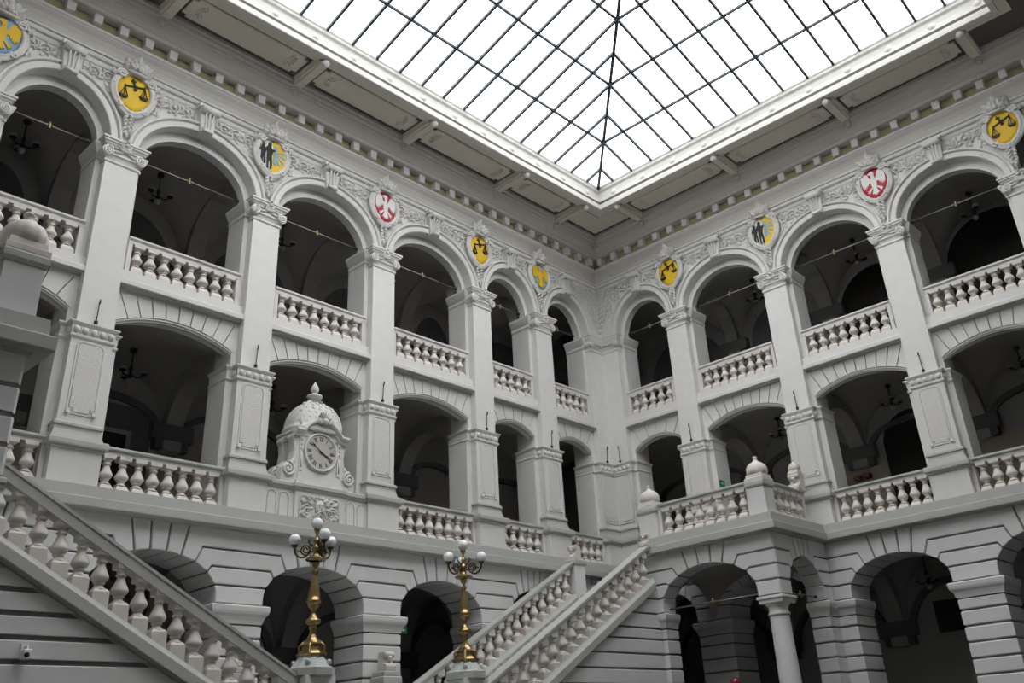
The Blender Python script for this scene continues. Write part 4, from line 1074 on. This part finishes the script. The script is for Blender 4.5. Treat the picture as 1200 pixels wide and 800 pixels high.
def make_parts():
    out = {}
    f = MB(); o = shield_out(); f.rings([[(p[0]*q, n, p[1]*q) for p in o] for q, n in ((1.0, 0), (1., .03), (.7, .055), (.02, .062))], smooth=True); out['field'] = f
    f = MB(); rs = []
    for i, p in enumerate(shield_out()):
        L = math.hypot(*p); d = (p[0]/L, p[1]/L)
        rs.append([(p[0]+d[0]*a, n, p[1]+d[1]*a) for a, n in ((-.025, 0), (-.015, .07), (.02, .11), (.07, .10), (.10, .06), (.13, .07), (.16, .05), (.16, -.03), (0, -.03))])
    rs.append(rs[0]); f.rings(rs, cap=False, smooth=True)
    for q in (-1, 1):
        f.tube(spiral(q*.40, .10, .42, .14, .03, 1.6, -.6, q, 22), .038, 6); f.tube(spiral(q*.53, .06, .12, .09, .02, 1.3, 1., q, 16), .03, 6)
        f.tube(spiral(q*.36, .08, -.50, .10, .02, 1.3, 2.5, q, 16), .03, 6); f.leaf(q*.5, .05, .3, .9, .26, .14, .06, .08, q)
    out['cartouche_frame'] = f
    f = MB()
    for q in range(7): 
        an = pi/2+(q-3)*.42; f.leaf(.12*math.cos(an), .06, .60+.1*math.sin(an), an, .50 if q == 3 else (.40 if q % 2 else .32), .26, .12, .16)
    for q in range(5):
        an = pi/2+(q-2)*.55; f.leaf(.08*math.cos(an), .16, .62, an, .27, .2, .10, .16)
    random.seed(8)
    for q in range(14): f.ball(random.uniform(-.26, .26), random.uniform(.10, .22), random.uniform(.56, .98), random.uniform(.03, .06), 7, 4)
    f.ball(0, .24, .66, .09, 10, 6); f.tube([(-.26, .12, .58), (0, .2, .52), (.26, .12, .58)], .05, 6)
    for q in (-1, 1): f.tube(spiral(q*.22, .16, .66, .09, .02, 1.4, 0, q, 16), .03, 6)
    out['crest'] = f
    f = MB(); random.seed(3)
    for r_ in range(6):
        z = -.62-.125*r_; wd = .20-.03*r_
        for q in (-1, 1): f.leaf(q*.02, .0, z, -pi/2+q*(.75-.05*r_), .2-.012*r_, .12, .06, .06)
        f.ball(random.uniform(-.04, .04), .07, z-.03, .05-.003*r_, 8, 5)
    for q in (-1, 1): f.tube(spiral(q*.14, .05, -.66, .08, .02, 1.4, .5, q, 14), .025, 5)
    f.leaf(0, .02, -1.25, -pi/2, .22, .08, .04, .02)
    out['drop_ornament'] = f
    return out
SP = make_parts()
SPL = {n_: lib(b, n_, 'ornament') for n_, b in SP.items() if n_ != 'field'}
FLD = {c: lib(SP['field'], 'field', c) for c in ('yellow', 'blue', 'red', 'white')}
def device(fn, m): b = MB(); fn(b); return lib(b, fn.__name__, m)
DEV = {'scales': device(scales, 'black'), 'eagle_w': device(eagle, 'white'), 'eagle_y': device(eagle, 'gule'), 'knight': device(knight, 'black'), 'wing': device(wingside, 'blue')}
hf = MB(); o = [p for p in shield_out(.97, 48) if p[0] > -.001]; hf.prism([(-p[0], p[1]) for p in [(0.0, .52)]+sorted(o, key=lambda p: -p[1])+[(0, -.62)]], .03, .066); HALF = lib(hf, 'half_field', 'yellow')
def arms(k, u, kind, label):
    t = tag(empty('coat_of_arms', W(k, u, .20, 18.24), ROT[k]), label, 'shield', 'painted shields above the piers')
    fc = {'scales': 'yellow', 'blue': 'blue', 'red': 'red', 'split': 'white'}[kind]
    fl = inst(FLD[fc], 'field', t, (0, 0, 0)); EM = (1.1, 1, 1.1) if kind == 'scales' else (1, 1, 1)
    for n_ in SPL: inst(SPL[n_], n_, t, (0, 0, 0))
    if kind == 'scales': inst(DEV['scales'], 'scales_emblem', fl, (0, 0, 0), 0, EM)
    if kind == 'blue': inst(DEV['eagle_y'], 'eagle_emblem', fl, (0, 0, 0), 0, EM)
    if kind == 'red': inst(DEV['eagle_w'], 'eagle_emblem', fl, (0, 0, 0), 0, EM)
    if kind == 'split':
        inst(DEV['knight'], 'figure_emblem', fl, (0, 0, 0)); h_ = inst(HALF, 'half_field', fl, (0, 0, 0)); inst(DEV['wing'], 'wing_emblem', fl, (0, 0, .0))
arms('L', PL[5], 'blue', 'blue shield with yellow eagle at the top left edge')
arms('L', PL[4], 'scales', 'yellow shield with black scales, leftmost on the left wall')
arms('L', PL[3], 'split', 'shield halved white with black figures and yellow, left wall')
arms('L', PL[2], 'red', 'red shield with white eagle on the left wall')
arms('L', PL[1], 'scales', 'yellow shield with black scales on the left wall, second from the corner')
arms('L', PL[0], 'blue', 'blue shield with yellow eagle, left wall, nearest the corner')
arms('R', PR[0], 'scales', 'yellow shield with black scales, right wall, nearest the corner')
arms('R', PR[1], 'split', 'shield halved white with black figures and yellow, right wall')
arms('R', PR[2], 'red', 'red shield with white eagle on the right wall')
arms('R', PR[3], 'scales', 'yellow shield with black scales at the right edge')

# ------------------------------------------------------------------ the clock
CU = 13.545
ck = tag(empty('clock_aedicule', (CU, 0, 7.5)), 'white stone clock under a ribbed dome on the left wall', 'clock')
def cpart(b, nm, m, par=None): b.v = [(-p[0], p[1], p[2]-7.5) for p in b.v]; return b.build(nm, m, par or ck)   # x = to the right as seen
s = MB(); s.box(-1.66, 1.66, -.3, .30, 7.3, 8.28); s.box(-.76, .76, -.3, .38, 7.28, 8.28); base = cpart(s, 'base', 'plaster')
s = MB(); s.sweep([(-1.66, .30), (-.76, .30), (-.76, .38), (.76, .38), (.76, .30), (1.66, .30)], [(-.5, 8.25), (.02, 8.25), (.06, 8.31), (.09, 8.34), (.09, 8.42), (.05, 8.46), (-.5, 8.46)]); cpart(s, 'base_cap', 'ledge')
for uu in (-1.43, -1.06, 1.06, 1.43):
    s = MB(); hw = .125; z0, z1 = 7.52, 8.0
    q = [(uu-hw, 7.56), (uu-hw*.6, 7.5), (uu, 7.48), (uu+hw*.6, 7.5), (uu+hw, 7.56)]+[(uu+hw*math.cos(a*pi/8), z1+.14*math.sin(a*pi/8)) for a in range(9)]
    s.prism(q, .28, .325, .012); cpart(s, 'niche_panel', 'plaster')
    s = MB(); s.tube([(p[0], .315, p[1]) for p in [(uu-hw-.05, 7.55), (uu-hw-.03, 7.54)]+[(uu+(hw+.03)*math.cos(pi-a*pi/8), z1+.18*math.sin(a*pi/8)) for a in range(9)]+[(uu+hw+.03, 7.54), (uu+hw*.6, 7.47), (uu, 7.45), (uu-hw*.6, 7.47), (uu-hw-.03, 7.54)]], .018, 5); cpart(s, 'niche_frame', 'plaster')
s = MB(); s.tube([(x, .39, z) for x, z in ((-.58, 7.46), (.58, 7.46), (.63, 7.52), (.63, 8.08), (.56, 8.14), (-.56, 8.14), (-.63, 8.08), (-.63, 7.52), (-.58, 7.46))], .022, 5); cpart(s, 'relief_frame', 'plaster')
s = MB()
s.lathe([(.001, -.20), (.08, -.17), (.13, -.05), (.15, .06), (.14, .14), (.08, .22), (.001, .25)], 0, .40, 7.82, 12, sy=.7)       # mask face
s.ball(0, .52, 7.82, .03, 6, 4, 1.6)
for q in (-1, 1):
    s.ball(q*.06, .49, 7.88, .028, 6, 4); s.tube([(q*.02, .5, 7.92), (q*.06, .51, 7.94), (q*.11, .47, 7.92)], .016, 5); s.ball(q*.085, .46, 7.79, .045, 6, 4)
    s.tube([(q*.01, .5, 7.755), (q*.07, .5, 7.72), (q*.14, .46, 7.66), (q*.22, .42, 7.60)], .025, 5)
    for j, (x, z, a) in enumerate(((.10, 8.02, .5), (.17, 7.95, .1), (.2, 7.84, -.2), (.26, 8.0, .6), (.4, 7.95, .2), (.45, 7.75, -.6), (.30, 7.68, -1.), (.5, 7.9, 1.2), (.38, 7.58, .3))):
        s.leaf(q*x, .39, z, a, .2, .12, .05, .05, q)
    s.tube(spiral(q*.40, .41, 7.76, .15, .03, 1.7, 0, q, 24), .026, 5); s.tube(spiral(q*.27, .41, 7.98, .07, .02, 1.4, 2, q, 14), .02, 5); s.tube(spiral(q*.53, .41, 8.0, .06, .02, 1.4, 2, q, 14), .02, 5)
    s.leaf(q*.03, .45, 8.04, pi/2-q*.5, .13, .09, .04, .04, 1)
for q in (-.12, -.05, .05, .12): s.tube([(q*.5, .47, 7.70), (q, .45, 7.6), (q*1.3, .42, 7.52)], .025, 5)
cpart(s, 'face_relief', 'ornament')
# case
s = MB(); s.box(-.66, .66, -.5, .30, 8.44, 9.95); s.box(-.74, .74, -.5, .34, 8.44, 8.56); s.box(-.70, .70, -.5, .32, 8.56, 8.82)
case = cpart(s, 'case', 'plaster')
for q in (-1, 1):
    s = MB(); s.box(min(q*.56, q*.67), max(q*.56, q*.67), .28, .34, 8.82, 9.78)
    for j in range(3): s.ball(q*.615, .35, 9.66-.12*j, .03, 8, 5)
    s.tube([(q*.615, .35, 9.28), (q*.615, .345, 8.9)], .022, 5); cpart(s, 'pilaster_strip', 'plaster')
    # side scroll buttress
    for n0, n1 in ((.06, .30), (-.46, -.24)):
        s = MB(); pr = [(.62, 8.44), (1.18, 8.44), (1.18, 8.62), (1.16, 8.82), (1.05, 8.98), (.92, 9.0), (.84, 9.1), (.80, 9.35), (.84, 9.6), (.90, 9.7), (.88, 9.8), (.80, 9.84), (.62, 9.84)]
        s.prism([(q*p[0], p[1]) for p in pr], n0, n1, .015); s.tube([(p[0], p[1], p[2]) for p in spiral(q*.98, n1+.02, 8.80, .20, .03, 1.8, pi/2, q, 26)], .042, 6); s.ball(q*1.0, n1+.02, 8.80, .05, 8, 5)
        s.tube(spiral(q*.83, n1+.01, 9.75, .075, .02, 1.4, pi/2, q, 16), .022, 5)
        s.leaf(q*.80, n1, 9.15, -1.2, .25, .13, .05, .04, q); cpart(s, 'scroll_buttress', 'ornament')
# dial
ZD = 9.40
s = MB(); rs = [[(r*math.cos(2*pi*i/40), n, ZD+r*math.sin(2*pi*i/40)) for i in range(40)] for r, n in ((.54, .28), (.545, .36), (.53, .385), (.495, .385), (.475, .36), (.47, .30))]; s.rings(rs, cap=False, smooth=True); cpart(s, 'dial_rim', 'plaster')
s = MB(); s.rings([[(r*math.cos(2*pi*i/40), n, ZD+r*math.sin(2*pi*i/40)) for i in range(40)] for r, n in ((.48, .28), (.48, .345), (.46, .35))]); dial = cpart(s, 'dial', 'clockdial')
NUM = ['XII', 'I', 'II', 'III', 'IIII', 'V', 'VI', 'VII', 'VIII', 'IX', 'X', 'XI']
for h_ in range(12):
    th = 2*pi*h_/12; ch = NUM[h_]; s = MB()
    cw = {'I': .03, 'V': .062, 'X': .062}; tot = sum(cw[c] for c in ch); x = -tot/2; rm, rh = .37, .06
    def put(x0, z0, x1, z1, wd):
        d = Vector((x1-x0, z1-z0)).normalized(); e = Vector((-d.y, d.x))*wd
        pts = [(x0+e.x, z0+e.y), (x1+e.x, z1+e.y), (x1-e.x, z1-e.y), (x0-e.x, z0-e.y)]
        out = [(px*math.cos(th)+pz*math.sin(th), ZD-px*math.sin(th)+pz*math.cos(th)) for px, pz in [(a, b+rm) for a, b in pts]]
        s.prism(out, .345, .358)
    for c in ch:
        if c == 'I': put(x+.015, -rh, x+.015, rh, .007)
        if c == 'V': put(x+.008, rh, x+.031, -rh, .007); put(x+.054, rh, x+.031, -rh, .004)
        if c == 'X': put(x+.006, rh, x+.056, -rh, .007); put(x+.056, rh, x+.006, -rh, .004)
        x += cw[c]
    cpart(s, 'numeral', 'numeral', dial)
def hand(ang, L, wd, n, nm):
    s = MB(); c_, s_ = math.sin(ang), math.cos(ang); e = (s_, -c_)
    P = [(-.06, wd*.7), (.0, wd*1.6), (.06, wd), (L*.62, wd*.8), (L*.72, wd*2.0), (L*.82, wd*.9), (L, .004)]
    poly = [(c_*a+e[0]*b, ZD+s_*a+e[1]*b) for a, b in P]+[(c_*a-e[0]*b, ZD+s_*a-e[1]*b) for a, b in reversed(P)]
    s.prism(poly, n, n+.01); cpart(s, nm, 'black', dial)
hand(2*pi*51/60, .40, .013, .375, 'minute_hand'); hand(2*pi*(3+51/60)/12, .31, .018, .362, 'hour_hand')
# cornice with curved pediment
s = MB()
arc = [(-.86, 9.80), (-.62, 9.80)]+[(-.62+.62*2*i/14, 9.80+.40*math.sin(pi*i/14)**.8) for i in range(1, 14)]+[(.62, 9.80), (.86, 9.80)]
rs = []
for u_, z_ in arc:
    rs.append([(u_, n, z_+dz) for n, dz in ((.25, -.06), (.37, -.06), (.40, 0), (.46, .03), (.50, .08), (.50, .13), (.44, .16), (.25, .16))])
s.rings(rs)
for q in (-1, 1): s.rings([[(q*o_, n_, 9.80+dz) for o_, dz in ((.60, -.06), (.74, -.06), (.78, .03), (.86, .08), (.86, .14), (.60, .16))] for n_ in (-.55, .30)])
s.box(-.80, .80, -.52, .30, 9.80, 9.98); cpart(s, 'pediment', 'plaster')
s = MB(); tym = [(-.60, 9.78), (.60, 9.78)]+[(.6-1.2*i/14, 9.80+.38*math.sin(pi*i/14)**.8) for i in range(1, 14)]
s.prism(tym, .2, .33); cpart(s, 'tympanum', 'plaster')
s = MB()
for q in range(7): s.leaf(0, .46, 10.28, pi/2+(q-3)*.38, .24, .10, .05, .10)
s.ball(0, .5, 10.24, .09, 10, 6); s.tube(spiral(-.14, .48, 10.26, .08, .02, 1.3, 0, -1, 14), .025, 5); s.tube(spiral(.14, .48, 10.26, .08, .02, 1.3, 0, 1, 14), .025, 5); cpart(s, 'shell', 'ornament')
# dome: square plan with rounded shoulders
DN = -.08
def sq(r, z, N=32, e=.55):
    out = []
    for i in range(N):
        t = 2*pi*i/N+pi/4; c_, s_ = math.cos(t), math.sin(t)
        out.append((r*math.copysign(abs(c_)**e, c_), DN+r*.60*math.copysign(abs(s_)**e, s_), z))
    return out
s = MB(); s.rings([sq(r, z) for r, z in ((.82, 9.95), (.85, 10.05), (.81, 10.08))]+[sq(.80*math.cos(a)**.9, 10.08+.84*math.sin(a)) for a in [1.30*i/10 for i in range(11)]]+[sq(.20, 10.95), sq(.12, 10.98)], smooth=True); dome = cpart(s, 'dome', 'pebble')
s = MB()
for sx in (-1, 1):
    for sy in (-1, 1):
        s.tube([(sx*.80*math.cos(a)**.9*.83, DN+sy*.60*.80*math.cos(a)**.9*.83, 10.09+.84*math.sin(a)) for a in [1.30*i/10 for i in range(11)]], .035, 6)
cpart(s, 'dome_rib', 'plaster')
s = MB()
for r_ in range(6):                                        # fish-scale tiles on the front and side of the dome
    a = .12+.19*r_; rr = .80*math.cos(a)**.9; z = 10.08+.84*math.sin(a); m_ = max(3, int(rr*2/.19))
    for j in range(m_):
        u_ = -rr*.82+2*rr*.82*(j+.5*(r_ % 2)*.6)/(m_-1 if m_ > 1 else 1)
        if abs(u_) > rr*.88: continue
        ny = DN+.60*rr*(1-abs(u_/rr)**3.6)**(1/3.6)
        s.ball(u_, ny-.068, z+.03, .08, 8, 4, 1.0)
cpart(s, 'scale_tiles', 'ornament')
s = MB(); s.lathe([(.20, 10.93), (.24, 10.97), (.16, 11.0), (.12, 11.03), (.19, 11.07), (.23, 11.12), (.21, 11.16), (.10, 11.20), (.07, 11.25), (.11, 11.29), (.12, 11.36), (.09, 11.44), (.04, 11.52), (.005, 11.58)], 0, DN, 0, 12); cpart(s, 'finial', 'ornament')

# ------------------------------------------------------------------ small things
t = tag(empty('security_camera', (21.70, 4.02, 3.62)), 'small white security camera on the wall under the left flight', 'camera')
s = MB(); s.box(-.06, .06, 0, .03, -.02, .16); s.tube([(0, .02, .1), (0, .12, .1), (.0, .14, .04)], .02, 6); s.build('bracket', 'plastic', t)
s = MB(); s.block(-.06, .06, .04, .20, -.10, .06, .015); s.build('body', 'plastic', t)
s = MB(); s.lathe([(.04, 0), (.04, .02), (.01, .03)], 0, 0, 0, 12); l = s.build('lens', 'black', t); l.location = (.02, .20, -.03); l.rotation_euler = (-pi/2, 0, 0)
def sign(loc, hw, hh, ax, label):
    t = tag(empty('exit_sign', loc), label, 'sign'); s = MB(ID if ax == 'x' else (lambda x, y, z: (y, x, z)))
    s.box(-hw, hw, -.02, .02, -hh, hh); s.build('plate', 'green', t)
    s = MB(ID if ax == 'x' else (lambda x, y, z: (y, x, z))); s.prism([(-.5*hw, -.1*hh), (0, -.1*hh), (0, -.5*hh), (.6*hw, 0), (0, .5*hh), (0, .1*hh), (-.5*hw, .1*hh)], .02, .026); s.build('arrow', 'white', t)
sign((-.17, 4.565, 9.74), .15, .11, 'x', 'small green exit sign on the pier behind the right landing')
sign((10.05, -.3, 5.04), .12, .10, 'x', 'tiny green exit sign on the ground-floor pier below the wall')
s = MB(); s.lathe([(.03, 0), (.03, 2.9), (.05, 2.92), (.05, 2.95), (.11, 3.0), (.145, 3.08), (.12, 3.17), (.06, 3.22), (.01, 3.235)], 0, 0, 0, 14)
b_ = s.build('post_ball', 'maroon'); b_.location = (4.4, 6.75, 0); tag(b_, 'dark red ball just showing at the bottom edge under the landing', 'post')
for i, (y, z) in enumerate(((8.17, 9.82), (7.82, 9.80))):
    s = MB(WR); s.box(y-.11, y+.11, -4.21, -3.86, z-.08, z+.08); o = s.build('notice', 'maroon'); tag(o, ['red notice behind the middle gallery rail, right one of the pair', 'red notice behind the middle gallery rail, left one of the pair'][i], 'notice')
